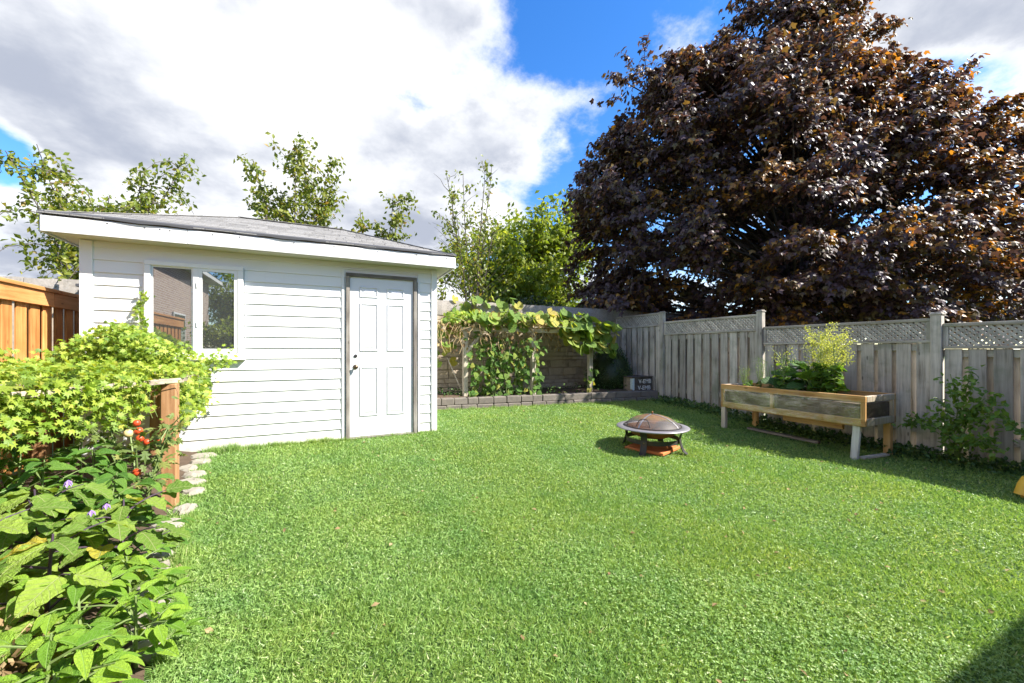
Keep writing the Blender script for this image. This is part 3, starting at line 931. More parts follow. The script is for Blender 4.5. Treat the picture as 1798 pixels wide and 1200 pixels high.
# window
WX0, WX1, WZ0, WZ1 = -1.69, -0.82, 1.215, 2.245
win = holder('window', ((WX0 + WX1) / 2, SY0, WZ0), shed)
yf = SY0
for (a, b, c_, d_, e, f_) in ((WX0, WX0 + .055, yf - .05, yf, WZ0 + .05, WZ1 - .05), (WX1 - .055, WX1, yf - .05, yf, WZ0 + .05, WZ1 - .05),
                              (WX0, WX1, yf - .05, yf, WZ1 - .0499, WZ1), (WX0, WX1, yf - .05, yf, WZ0, WZ0 + .0499)):
    MB().box(a, b, c_, d_, e, f_).build('frame', M['vinyl'], win, bevel=0.004)
MB().box(WX0 - .02, WX1 + .025, yf - .075, yf - .001, WZ0 - .028, WZ0 - .001).build('sill', M['white_paint'], win, bevel=0.004)
xm = (WX0 + WX1) / 2 + 0.005
MB().box(xm - .03, xm + .02, yf - .045, yf - .001, WZ0 + .051, WZ1 - .051).build('mullion', M['vinyl'], win, bevel=0.003)
for (a, b, dy) in ((WX0 + .056, xm - .031, .0), (xm + .021, WX1 - .056, .012)):
    fw = .014 if dy == 0 else .03
    for (p, q, r0, r1) in ((a, a + fw, WZ0 + .051, WZ1 - .051), (b - fw, b, WZ0 + .051, WZ1 - .051), (a + fw, b - fw, WZ1 - .051 - fw, WZ1 - .051), (a + fw, b - fw, WZ0 + .051, WZ0 + .051 + fw * 1.6)):
        MB().box(p, q, yf - .030 - dy, yf - .001, r0, r1).build('sash', M['vinyl'], win)
    MB().box(a + fw - .002, b - fw + .002, yf - .0235 - dy * .5, yf - .0215 - dy * .5, WZ0 + .05 + fw, WZ1 - .05 - fw).build('pane', M['glass'], win)
for z in (1.55, 1.98):
    MB().box(xm + .002, xm + .014, yf - .056, yf - .045, z, z + .06).build('latch', M['vinyl'], win, bevel=.002)

# door
DX0, DX1, DZ0, DZ1 = 0.31, 1.10, 0.195, 2.227
MB().box(DX0 - .048, DX0 - .003, SY0 - .040, SY0, ZB, DZ1 + .045).build('door_jamb', M['grey_wood'], shed, bevel=.004)
MB().box(DX1 + .003, DX1 + .048, SY0 - .040, SY0, ZB, DZ1 + .045).build('door_jamb', M['grey_wood'], shed, bevel=.004)
MB().box(DX0 - .048, DX1 + .048, SY0 - .042, SY0, DZ1 + .004, DZ1 + .05).build('door_head', M['grey_wood_x'], shed, bevel=.004)
MB().box(DX0 - .003, DX1 + .003, SY0 - .055, SY0, ZB - .01, DZ0 - .006).build('threshold', M['grey_wood_x'], shed, bevel=.004)
door = holder('door', ((DX0 + DX1) / 2, SY0, DZ0), shed)
MB().box(DX0, DX1, SY0 - .014, SY0 - .001, DZ0, DZ1).build('slab', M['door_paint'], door)
W, H = DX1 - DX0, DZ1 - DZ0


def door_panel(x0, x1, z0, z1):
    """recessed groove round a raised field"""
    y = SY0 - .0145
    rect = lambda i, dy: [(x0 + i, y + dy, z0 + i), (x1 - i, y + dy, z0 + i), (x1 - i, y + dy, z1 - i), (x0 + i, y + dy, z1 - i)]
    rings = [rect(0, 0), rect(.007, -.009), rect(.016, -.009), rect(.023, .0003), rect(.033, .0003), rect(.066, -.009)]
    mb = MB()
    for r_ in rings:
        mb.v += r_
    for i in range(len(rings) - 1):
        for j in range(4):
            mb.f.append((i * 4 + j, i * 4 + (j + 1) % 4, (i + 1) * 4 + (j + 1) % 4, (i + 1) * 4 + j))
    e = (len(rings) - 1) * 4
    mb.f.append((e, e + 1, e + 2, e + 3))
    mb.build('panel', M['door_paint'], door)


for (fz0, fz1) in ((.125, .44), (.535, .84), (.875, .945)):
    fz = (fz0, fz1)
    for (fx0, fx1) in ((.145, .43), (.57, .855)):
        door_panel(DX0 + W * fx0, DX0 + W * fx1, DZ0 + H * fz0, DZ0 + H * fz1)
kx, kz = DX0 + 0.065, 1.085
mb = MB()
mb.lathe([(0.0, 0), (.031, 0), (.031, .006), (.012, .008), (.011, .03), (.024, .038), (.029, .05), (.026, .062), (.012, .070), (0, .071)], (0, 0, 0), 20)
mb.v = [(x + kx, SY0 - .014 - z, y + kz) for x, y, z in mb.v]
mb.build('knob', M['brass'], door, smooth=True)
mb = MB()
mb.lathe([(0.0, 0), (.021, 0), (.021, .008), (.010, .010), (0, .010)], (0, 0, 0), 18)
mb.v = [(x + kx + .002, SY0 - .014 - z, y + 1.225) for x, y, z in mb.v]
mb.build('deadbolt', M['dark_metal'], door)

# ------------------------------------------------------------------ grey board fence with lattice top
FX = 6.65
fence = thing('lattice_fence', (FX + .03, 3.0, gz(3)), 'weathered grey wooden fence with lattice top along the lawn', 'fence')


def clip_poly(poly, axis, lim, keep_less):
    out = []
    for i in range(len(poly)):
        a, b = poly[i], poly[(i + 1) % len(poly)]
        ia = a[axis] <= lim if keep_less else a[axis] >= lim
        ib = b[axis] <= lim if keep_less else b[axis] >= lim
        if ia:
            out.append(a)
        if ia != ib:
            t = (lim - a[axis]) / (b[axis] - a[axis])
            out.append((a[0] + (b[0] - a[0]) * t, a[1] + (b[1] - a[1]) * t))
    return out


def lattice(parent, y0, y1, z0, z1, x, pw=0.0265, pitch=0.061, joined=False):
    h = z1 - z0
    allm = MB()
    for s, xx in ((1, x), (-1, x + .0085)):
        a = y0 - h - pw
        while a < y1 + h:
            w = pw * 1.414 / 2
            j = random.uniform(-.004, .004)
            poly = [(a - w + j, z0), (a + w + j, z0), (a + w + s * h, z1), (a - w + s * h, z1)] if s > 0 else \
                   [(a - w + j, z0), (a + w + j, z0), (a + w - h, z1), (a - w - h, z1)]
            poly = clip_poly(poly, 0, y1, True)
            if len(poly) > 2:
                poly = clip_poly(poly, 0, y0, False)
            if len(poly) > 2 and max(p[0] for p in poly) - min(p[0] for p in poly) > .02:
                if joined:
                    allm.extrude([(xx, p[0], p[1]) for p in poly], (.007, 0, 0))
                else:
                    MB().extrude([(xx, p[0], p[1]) for p in poly], (.007, 0, 0)).build('lattice_strip', M['lattice'], parent)
            a += pitch
    if joined:
        tag(allm.build('lattice', M['lattice'], parent), kind='stuff')


def fence_panel(y0, y1, top, lat, gap_fix=None, base=None):
    pn = holder('fence_panel', (FX, (y0 + y1) / 2, gz((y0 + y1) / 2)), fence)
    a, b = y0 + .05, y1 - .05
    # lattice frame
    MB().box(FX - .012, FX + .035, a, b, top - .038, top).build('top_rail', M['fence_y'], pn, bevel=.004)
    MB().box(FX - .016, FX + .039, a, b, lat - .002, lat + .034).build('lattice_rail', M['fence_y'], pn, bevel=.004)
    for q in (a, b - .045):
        MB().box(FX - .006, FX + .030, q, q + .045, lat + .0345, top - .0385).build('stile', M['fence'], pn, bevel=.003)
    lattice(pn, a + .046, b - .046, lat + .035, top - .039, FX + .004, joined=y0 < -1)
    gmid = base if base is not None else gz((y0 + y1) / 2)
    for zz in (lat - .10, gmid + .26):
        MB().box(FX + .0185, FX + .0575, a, b, zz, zz + .088).build('rail', M['fence_y'], pn, bevel=.004)
    y = a
    w0 = 0.14
    i = 0
    while y < b - .03:
        w = min(w0 + random.uniform(-.004, .004), b - y)
        zb = (base if base is not None else gz(y)) + random.uniform(.005, .03)
        ln = random.uniform(-.009, .009)
        pts = [(FX + random.uniform(-.003, .001), y + ln, zb), (FX, y + w + ln, zb), (FX, y + w, lat - .004), (FX, y, lat - .004)]
        MB().extrude(pts[::-1], (.018, 0, 0)).build('board', M['fence'], pn, bevel=.0025)
        yb = y + .15
        if yb < b - .02:
            zb = (base if base is not None else gz(y)) + random.uniform(.0, .05)
            MB().box(FX + .058, FX + .076, yb - .045, min(yb + .085, b), zb, lat - .006 - random.uniform(0, .01)).build('back_board', M['fence'], pn, bevel=.0025)
        y += 0.187
        i += 1


def fence_post(y, top, cap=True):
    g0 = gz(y) - .1
    MB().box(FX - .045, FX + .045, y - .048, y + .048, g0, top - .03).build('post', M['fence'], fence, bevel=.005)
    if cap:
        mb = MB().box(FX - .056, FX + .056, y - .059, y + .059, top - .0298, top - .012)
        mb.box(FX - .042, FX + .042, y - .045, y + .045, top - .0118, top + .004)
        mb.build('post_cap', M['fence'], fence, bevel=.004)


fence_panel(6.40, 7.96, 2.12, 1.825, base=0.36)
fence_panel(4.256, 6.40, 1.91, 1.62)
fence_panel(2.125, 4.256, 1.685, 1.39)
fence_panel(0.0, 2.125, 1.615, 1.317)
fence_panel(-2.13, 0.0, 1.60, 1.30)
fence_post(6.40, 2.13)
fence_post(4.256, 1.97)
fence_post(2.125, 1.75)
fence_post(0.0, 1.68)
fence_post(-2.13, 1.66)

# ------------------------------------------------------------------ new cedar fence on the other side
CX = -2.55
cfence = thing('cedar_fence', (CX, 4.0, gz(4)), 'new orange cedar board fence beside the shed', 'fence')
MB().box(CX - .075, CX + .075, 0.9, 7.9, 1.885, 1.922).build('cap_board', M['cedar_y'], cfence, bevel=.004)
for a, b in ((0.9, 3.29), (3.293, 5.72), (5.723, 7.9)):
    MB().box(CX + .0185, CX + .055, a, b, 1.74, 1.884).build('rail', M['cedar_y'], cfence, bevel=.004)
    MB().box(CX - .0185, CX + .0185, a, b, gz(a) + .2, gz(a) + .29).build('rail', M['cedar_y'], cfence, bevel=.004)
y = 0.95
i = 0
while y < 7.8:
    MB().box(CX - .0005, CX + .018, y, y + .135, gz(y) + .03, 1.8845).build('board', M['cedar'], cfence, bevel=.003)
    MB().box(CX - .040, CX - .0215, y + .125, y + .205, gz(y) + .03, 1.8835).build('back_board', M['cedar'], cfence, bevel=.003)
    y += .195
for y in (0.9, 3.29, 5.72, 7.9):
    MB().box(CX - .135, CX - .045, y - .045, y + .045, gz(y) - .1, 1.884).build('post', M['cedar'], cfence, bevel=.004)

# ------------------------------------------------------------------ cast concrete wall at the back
cw = thing('concrete_wall', (2.0, 8.15, .2), 'tall tan cast-concrete wall with rough cap behind the shed', 'wall')
MB().box(-9.0, 12.0, 8.035, 8.22, -.1, 2.02).build('core', M['wall_stone'], cw)
x = -9.0
while x < 11.9:
    w = 2.6
    mb = MB()
    n_ = 26
    for i in range(n_ + 1):
        xx = x + .004 + (w - .008) * i / n_
        j = lambda: random.uniform(-.009, .009)
        mb.v += [(xx, 7.985 + j(), 2.021), (xx, 7.98 + j(), 2.12 + j()), (xx, 7.985 + j(), 2.22 + j()), (xx, 8.0, 2.325 + j()), (xx, 8.25, 2.33 + j()), (xx, 8.25, 2.021)]
    for i in range(n_):
        for q in range(6):
            a = i * 6
            mb.f.append((a + q, a + (q + 1) % 6, a + 6 + (q + 1) % 6, a + 6 + q))
    mb.f.append(tuple(range(6)))
    mb.f.append(tuple(n_ * 6 + q for q in range(5, -1, -1)))
    mb.build('cap_stone', M['wall_cap'], cw)
    x += w
z = 0.30
while z < 2.0:
    hh = random.choice((.085, .10, .125, .15, .18))
    if z + hh > 1.95:
        hh = 2.015 - z
    x = 1.2 + random.uniform(-.3, 0)
    while x < 6.75:
        w = random.uniform(.28, .85)
        x2 = min(x + w, 6.78)
        p = random.uniform(.0, .028)
        MB().box(x + .005, x2 - .005, 8.005 - p, 8.034, z + .004, z + hh - .004).build('stone', M['wall_stone'], cw, bevel=.010, jitter=.004)
        x = x2
    z += hh
MB().box(-3.14, -2.80, 7.78, 7.979, .1, 2.20).build('pier', M['pier'], cw, bevel=.006)
MB().box(-3.17, -2.77, 7.75, 7.978, 2.202, 2.245).build('pier_cap', M['felt'], cw, bevel=.004)

# ------------------------------------------------------------------ low block wall of the raised bed
rw = thing('retaining_wall', (4.0, 6.85, .2), 'low dark block retaining wall edging the raised bed', 'retaining wall')
dvec = (RW_B - RW_A).normalized()
nvec = Vector((-dvec.y, dvec.x, 0))
L = (RW_B - RW_A).length
for course in range(2):
    s = 0.0 if course else -.0
    first = True
    while s < L - .01:
        if course == 1:
            w = random.uniform(.20, .30) if s < 2.3 else random.uniform(.42, .75)
        else:
            w = random.uniform(.2, .34)
        if first and course == 0:
            w *= .55
        first = False
        e = min(s + w, L)
        if L - e < .1:
            e = L
        z0 = .165 + course * .125
        off = (.015 if course else 0) + random.uniform(-.006, .006)
        a = RW_A + dvec * (s + .004) + nvec * off
        b = RW_A + dvec * (e - .004) + nvec * off
        th = .17
        pts = [a, b, b + nvec * th, a + nvec * th]
        MB().extrude([(q.x, q.y, z0 + .002) for q in pts], (0, 0, .121 + random.uniform(-.004, .006))).build('block', M['block'], rw, bevel=.011, jitter=.004)
        s = e

# ------------------------------------------------------------------ timber trellis over the raised bed
tr = thing('timber_trellis', (3.85, 7.12, .38), 'pale timber trellis with three posts in the raised bed', 'trellis')
TP = [(2.46, 7.27), (3.87, 7.15), (5.19, 7.02)]
for x, y in TP:
    MB().box(x - .045, x + .045, y - .045, y + .045, .33, 1.66).build('post', M['trellis'], tr, bevel=.004)
    MB().bar((x, y, 1.712), (x + .1, 7.95, 1.72), .04, .085).build('cross_beam', M['trellis'], tr, bevel=.003)
MB().bar((2.36, 7.225, 1.70), (3.80, 7.10, 1.69), .038, .075).build('beam', M['trellis_x'], tr, bevel=.003)
MB().bar((3.86, 7.095, 1.69), (5.32, 6.965, 1.68), .038, .075).build('beam', M['trellis_x'], tr, bevel=.003)
MB().bar((2.32, 7.32, 1.765), (5.3, 7.06, 1.765), .09, .022).build('top_slat', M['trellis_x'], tr, bevel=.002)
for yy in (7.45, 7.65, 7.85):
    MB().bar((2.3, yy + .03, 1.775), (5.35, yy - .05, 1.775), .07, .020).build('top_slat', M['trellis_x'], tr, bevel=.002)
MB().bar((2.50, 7.25, 1.28), (2.80, 7.22, 1.66), .03, .06).build('brace', M['trellis'], tr, bevel=.003)
MB().bar((2.16, 7.45, 1.15), (2.42, 7.35, .50), .018, .018).build('stake', M['trellis'], tr)

# ------------------------------------------------------------------ vegetable-bed frame with the brown post
vf = thing('bed_frame', (-1.09, 4.0, gz(4)), 'knee-high timber vine frame with square brown post at the lawn edge', 'frame')
MB().box(-1.137, -1.043, 3.953, 4.047, gz(4) - .05, 1.035).build('post', M['brown_post'], vf, bevel=.005)
MB().box(-2.45, -2.36, 3.955, 4.045, gz(4), 1.03).build('post', M['brown_post'], vf, bevel=.005)
MB().box(-1.60, -1.51, 5.26, 5.35, gz(5.3), 1.03).build('post', M['brown_post'], vf, bevel=.005)
MB().box(-2.45, -2.36, 5.26, 5.35, gz(5.3), 1.03).build('post', M['brown_post'], vf, bevel=.005)
MB().box(-1.85, -1.76, 2.45, 2.54, gz(2.5), 1.03).build('post', M['brown_post'], vf, bevel=.005)
MB().box(-2.45, -2.36, 2.45, 2.54, gz(2.5), 1.03).build('post', M['brown_post'], vf, bevel=.005)
MB().bar((-1.06, 4.09, 1.056), (-1.82, 2.45, 1.056), .09, .038).build('rail', M['old_rail'], vf, bevel=.003)
MB().bar((-1.08, 4.13, 1.054), (-1.19, 5.37, 1.054), .09, .038).build('rail', M['old_rail'], vf, bevel=.003)
for y in (2.62, 3.3, 4.15, 4.7, 5.32):
    xe = float(np.interp(y, [2.5, 4.0, 5.4], [-1.76, -1.12, -1.2]))
    MB().bar((-2.42, y, 1.09), (xe, y, 1.09), .035, .025).build('slat', M['old_rail'], vf, bevel=.002)

# ------------------------------------------------------------------ houses the shed window mirrors / that shade the lawn corner
m, g = new_mat('brick_facing')
co = g.n('ShaderNodeTexCoord').outputs['Object']
s = g.n('ShaderNodeSeparateXYZ', {0: co})
bv = g.n('ShaderNodeCombineXYZ', {0: g.math('ADD', s.outputs[0], s.outputs[1]), 1: s.outputs[2], 2: 0.0}).outputs[0]
br = g.n('ShaderNodeTexBrick', {'Vector': bv, 'Scale': 1.0, 'Color1': (0.30, 0.20, 0.15, 1), 'Color2': (0.38, 0.27, 0.20, 1), 'Mortar': (0.48, 0.44, 0.40, 1),
                                'Mortar Size': .008, 'Brick Width': .22, 'Row Height': .075})
finish(g, g.n('ShaderNodeBsdfPrincipled', {'Base Color': br.outputs[0], 'Roughness': .9}).outputs[0])
M['brick'] = m
M['roof_tile'] = plain('brown_roof', (0.13, 0.11, 0.10), .9, var=.3, scale=20)


def house(name, label, x0, x1, y0, y1, eave, over, pitch, axis, wins):
    h = thing(name, ((x0 + x1) / 2, (y0 + y1) / 2, 0), label, 'house')
    MB().box(x0, x1, y0, y1, -.1, eave).build('wall', M['brick'], h)
    X0, X1, Y0, Y1 = x0 - over, x1 + over, y0 - over, y1 + over
    kk = min(X1 - X0, Y1 - Y0) / 2
    zr = eave + kk * pitch
    if (X1 - X0) > (Y1 - Y0):
        ra, rb = (X0 + kk, (Y0 + Y1) / 2, zr), (X1 - kk, (Y0 + Y1) / 2, zr)
    else:
        ra, rb = ((X0 + X1) / 2, Y0 + kk, zr), ((X0 + X1) / 2, Y1 - kk, zr)
    c = [(X0, Y0), (X1, Y0), (X1, Y1), (X0, Y1)]
    mb = MB().add([(x, y, eave + .02) for x, y in c] + [ra, rb], [(0, 1, 5, 4), (1, 2, 5), (2, 3, 4, 5), (3, 0, 4)] if (X1 - X0) > (Y1 - Y0) else [(0, 1, 4), (1, 2, 5, 4), (2, 3, 5), (3, 0, 4, 5)])
    mb.build('roof', M['roof_tile'], h)
    MB().box(X0 + .02, X1 - .02, Y0 + .02, Y1 - .02, eave - .14, eave + .019).build('eave', M['white_paint'], h)
    for (a, b, c_, d_, e, f_) in wins:
        w = MB().box(a, b, c_, d_, e, f_).build('window', M['white_paint'], h)
        q = .06
        if b - a > d_ - c_:
            MB().box(a + q, b - q, c_ - .004, d_ + .004, e + q, f_ - q).build('pane', M['glass'], w)
        else:
            MB().box(a - .004, b + .004, c_ + q, d_ - q, e + q, f_ - q).build('pane', M['glass'], w)
    return h


house('brick_house', 'brick house standing just behind the camera, its eave shading the lawn corner', -.4, 12.0, -10.5, -1.75, 3.0, .5, .5, 'x',
      [(1.0, 2.6, -1.80, -1.70, .9, 2.2), (4.5, 6.6, -1.80, -1.70, .1, 2.2)])
house('neighbour_house', 'brick neighbour house beyond the cedar fence mirrored in the shed window', -15.0, -4.6, -11.0, 1.2, 4.4, .45, .45, 'y',
      [(-4.65, -4.55, -7.5, -6.2, 1.2, 2.6), (-4.65, -4.55, -3.0, -1.8, 1.2, 2.6)])

# ------------------------------------------------------------------ fire pit
pz = PIT.z
t_ = thing('paving_tile', (PIT.x, PIT.y, pz), 'square terracotta slab on the grass under the fire pit', 'slab')
ca, sa = math.cos(.35), math.sin(.35)
q = [(a * .235, b * .235) for a, b in ((-1, -1), (1, -1), (1, 1), (-1, 1))]
MB().extrude([(PIT.x + a * ca - b * sa, PIT.y + a * sa + b * ca, pz + .003) for a, b in q], (0, 0, .035)).build('slab', M['terracotta'], t_, bevel=.005)
fp = thing('fire_pit', (PIT.x, PIT.y, pz), 'round steel fire pit with domed rusty spark screen on the lawn', 'fire pit')
C0 = (PIT.x, PIT.y, pz)
RZ = .275
bowl = [(.300, RZ), (.285, RZ - .035), (.24, RZ - .085), (.16, RZ - .12), (.06, RZ - .135), (0.001, RZ - .137)]
MB().lathe(bowl, C0).build('bowl', M['rust'], fp, smooth=True)
MB().lathe([(.408, RZ - .012), (.415, RZ - .004), (.408, RZ + .004), (.35, RZ + .008), (.300, RZ + .002), (.298, RZ - .006), (.36, RZ - .001), (.408, RZ - .012)], C0, 56).build('rim', M['rim'], fp, smooth=True)
sc = MB().lathe([(.318, RZ + .012), (.30, RZ + .035), (.255, RZ + .072), (.19, RZ + .106), (.11, RZ + .13), (.03, RZ + .142), (.001, RZ + .143)], C0, 44).build('spark_screen', M['screen'], fp, smooth=True, origin=(C0[0], C0[1], C0[2] + RZ))
ring = MB()
pts = [(C0[0] + .322 * math.cos(a), C0[1] + .322 * math.sin(a), C0[2] + RZ + .014) for a in np.linspace(0, 2 * math.pi, 49)]
ring.tube(pts, .006, 6)
ring.build('screen_hoop', M['dark_metal'], sc)
for az_ in (0.3, 0.3 + math.pi / 2):
    prof = [(.316, .016), (.30, .039), (.255, .076), (.19, .110), (.11, .134), (.03, .146), (-.03, .146), (-.11, .134), (-.19, .110), (-.255, .076), (-.30, .039), (-.316, .016)]
    mb = MB()
    px = Vector((-math.sin(az_), math.cos(az_), 0)) * .011
    for r_, z_ in prof:
        c = Vector((C0[0] + r_ * math.cos(az_), C0[1] + r_ * math.sin(az_), C0[2] + RZ + z_))
        mb.v += [c - px, c + px]
    mb.f = [(2 * i, 2 * i + 1, 2 * i + 3, 2 * i + 2) for i in range(len(prof) - 1)]
    mb.build('screen_strap', M['rim'], sc)
MB().lathe([(.001, .143), (.006, .145), (.006, .158), (.011, .162), (.011, .172), (.001, .178)], (C0[0], C0[1], C0[2] + RZ), 12).build('screen_knob', M['rust'], sc, smooth=True)
mb = MB()
for s_ in (-1, 1):
    pass
a = R(205)
pts = []
for t in np.linspace(-1, 1, 9):
    an = a + t * .28
    rr = .30 - .05 * (1 - t * t)
    pts.append((C0[0] + rr * math.cos(an), C0[1] + rr * math.sin(an), C0[2] + RZ + .03 + .085 * (1 - t ** 4)))
MB().tube(pts, .005, 6).build('screen_handle', M['dark_metal'], sc)
# band of the stand
mb = MB().lathe([(.300, .105), (.300, .155), (.296, .155), (.296, .105), (.300, .105)], C0, 48)
mb.build('stand_band', M['dark_metal'], fp, smooth=False)
for i in range(4):
    an = R(25.4) * -1 + R(-90 - 36) + i * math.pi / 2
    rad = Vector((math.cos(an), math.sin(an), 0))
    tan = Vector((-rad.y, rad.x, 0))
    prof = [(.385, -.012), (.345, .03), (.318, .10), (.306, .155), (.312, .20), (.335, .245), (.365, .268)]
    mb = MB()
    for r_, z_ in prof:
        c = Vector(C0) + rad * r_ + Vector((0, 0, max(z_, .002)))
        for dx, dr in ((-.036, 0), (.036, 0), (.036, .009), (-.036, .009)):
            mb.v.append(tuple(c + tan * dx + rad * dr))
    n_ = len(prof)
    for j in range(n_ - 1):
        for q_ in range(4):
            mb.f.append((j * 4 + q_, j * 4 + (q_ + 1) % 4, j * 4 + 4 + (q_ + 1) % 4, j * 4 + 4 + q_))
    mb.f += [(3, 2, 1, 0), tuple((n_ - 1) * 4 + q_ for q_ in range(4))]
    lg = mb.build('leg', M['dark_metal'], fp)
    c = Vector(C0) + rad * .3155 + Vector((0, 0, .13))
    MB().tube([c, c + rad * .008], .008, 10).build('bolt', M['brass'], lg)

fp.scale = (1.06,) * 3
t_.scale = (1.06, 1.06, 1)
# ------------------------------------------------------------------ raised planter on legs
PX0, PX1, PY0, PY1, PB, PT = 5.65, 6.38, 2.40, 4.25, .41, .765
pl = thing('raised_planter', ((PX0 + PX1) / 2, (PY0 + PY1) / 2, gz(3.2)), 'raised timber planter on legs wrapped in clear plastic by the fence', 'planter')
for x in (PX0, PX1 - .04):
    MB().box(x, x + .04, PY0 + .002, PY1 - .002, PT - .075, PT).build('top_rail', M['pine_y'], pl, bevel=.004)
    MB().box(x, x + .04, PY0 + .002, PY1 - .002, PB, PB + .085).build('bottom_rail', M['pine_y'], pl, bevel=.004)
    for y in (PY0 + .004, (PY0 + PY1) / 2 + .12, PY1 - .05):
        MB().box(x + .004, x + .038, y, y + .045, PB + .0855, PT - .0755).build('stud', M['pine_z'], pl, bevel=.003)
for y in (PY0, PY1 - .04):
    MB().box(PX0 + .041, PX1 - .041, y, y + .04, PT - .073, PT - .002).build('end_rail', M['pine_grey'], pl, bevel=.004)
    MB().box(PX0 + .041, PX1 - .041, y, y + .04, PB + .002, PB + .083).build('end_rail', M['pine_grey'], pl, bevel=.004)
    MB().box(PX1 - .085, PX1 - .0415, y + .003, y + .036, PB + .0835, PT - .0735).build('stud', M['pine_grey'], pl, bevel=.003)
MB().box(PX0 + .05, PX1 - .05, PY0 + .05, PY1 - .05, PB - .012, PB + .012).build('floor', M['pine_y'], pl)
MB().box(PX0 + .045, PX1 - .045, PY0 + .045, PY1 - .045, PB + .0125, PT - .10).build('soil_fill', M['soil'], pl, jitter=.0)
MB().box(PX0 + .06, PX0 + .10, PY0 + .25, PY1 - .9, PB - .075, PB - .013).build('under_rail', M['pine_y'], pl, bevel=.003)
# creased plastic: front in two lengths, one for the end
def sheet(p, u, v_, nu, nv):
    p, u, v_ = Vector(p), Vector(u), Vector(v_)
    nn = u.cross(v_).normalized()
    mb = MB()
    for j in range(nv + 1):
        for i in range(nu + 1):
            w = random.uniform(-.003, .003) if 0 < i < nu and 0 < j < nv else 0
            mb.v.append(p + u * (i / nu) + v_ * (j / nv) + nn * w)
    for j in range(nv):
        for i in range(nu):
            a = j * (nu + 1) + i
            mb.f.append((a, a + 1, a + nu + 2, a + nu + 1))
    return mb
sheet((PX0 - .006, PY1 - .04, PB + .01), (0, -.82, 0), (0, 0, PT - PB - .075), 14, 5).build('plastic_sheet', M['sheet'], pl, smooth=True)
sheet((PX0 - .008, PY1 - .86, PB + .01), (0, -(PY1 - PY0 - .90), 0), (0, 0, PT - PB - .07), 14, 5).build('plastic_sheet', M['sheet'], pl, smooth=True)
sheet((PX0 + .012, PY0 - .007, PB + .004), (PX1 - PX0 - .015, 0, 0), (0, 0, PT - PB - .008), 8, 5).build('plastic_sheet', M['sheet'], pl, smooth=True)
MB().box(PX0 + .002, PX0 + .06, PY1 - .075, PY1 - .005, gz(4.2) - .02, PB - .001).build('leg', M['pine_grey'], pl, bevel=.004)
MB().bar((PX0 + .05, PY0 + .10, PB - .001), (PX0 + .04, PY0 + .125, gz(2.5) - .02), .075, .04, (1, 0, 0)).build('leg', M['peeling'], pl, bevel=.004)
MB().box(PX1 - .10, PX1 - .03, PY0 + .02, PY0 + .09, gz(2.4) - .02, PB - .001).build('leg', M['pine_z'], pl, bevel=.004)
MB().box(PX1 - .10, PX1 - .03, PY1 - .16, PY1 - .09, gz(4.1) - .02, PB - .001).build('leg', M['pine_z'], pl, bevel=.004)
o = MB().bar((5.95, 4.0, gz(4) + .03), (6.1, 3.1, gz(3.1) + .03), .09, .03).build('loose_plank', M['old_rail'], bevel=.003)
tag(o, 'loose weathered plank lying in the weeds under the planter', 'plank')
o = MB().bar((5.72, 2.47, gz(2.45) + .03), (6.2, 2.42, gz(2.4) + .03), .06, .025).build('loose_plank', M['fence_y'], bevel=.003)
tag(o, 'short grey board on the ground between the planter legs', 'plank')

# ------------------------------------------------------------------ stencilled box in the corner
bx = thing('storage_box', (6.36, 6.93, .40), 'old wooden box with white stencilled letters in the bed corner', 'box')
BX0, BX1, BY0, BY1, BZ0, BZ1 = 6.03, 6.595, 6.64, 7.27, .40, .72
MB().box(BX0, BX1, BY0, BY0 + .018, BZ0, BZ1 - .02).build('front_board', M['dark_wood'], bx, bevel=.003)
MB().box(BX0, BX0 + .018, BY0 + .0185, BY1, BZ0, BZ1 - .02).build('side_board', M['ply'], bx, bevel=.003)
MB().box(BX1 - .018, BX1, BY0 + .0185, BY1, BZ0, BZ1 - .02).build('side_board', M['ply'], bx, bevel=.003)
MB().box(BX0 + .019, BX1 - .019, BY1 - .018, BY1, BZ0, BZ1 - .02).build('back_board', M['ply'], bx, bevel=.003)
MB().box(BX0 - .015, BX1 + .01, BY0 - .018, BY1 + .01, BZ1 - .0195, BZ1).build('lid', M['dark_wood'], bx, bevel=.003)
MB().box(BX0 - .0035, BX0 + .05, BY0 - .0035, BY0 - .0005, BZ0 + .03, BZ1 - .03).build('tape', M['tape'], bx)
MB().box(BX0 - .0035, BX0 - .0005, BY0, BY0 + .07, BZ0 + .05, BZ1 - .04).build('tape', M['tape'], bx)
for z_, x_ in ((.575, 6.20), (.435, 6.18)):
    cu = bpy.data.curves.new('lettering', 'FONT')
    cu.body = 'V-EMB'
    cu.size = .125
    cu.space_character = 1.05
    cu.extrude = .0012
    cu.offset = .0018
    cu.materials.append(M['letter'])
    src = bpy.data.objects.new('lettering_curve', cu)
    me = bpy.data.meshes.new_from_object(src)
    bpy.data.objects.remove(src)
    me.name = 'lettering'
    to = bpy.data.objects.new('lettering', me)
    to.parent = bx
    to.rotation_euler = (R(90), 0, 0)
    to.location = Vector((x_, BY0 - .003, z_)) - wloc(bx)
    COL.objects.link(to)

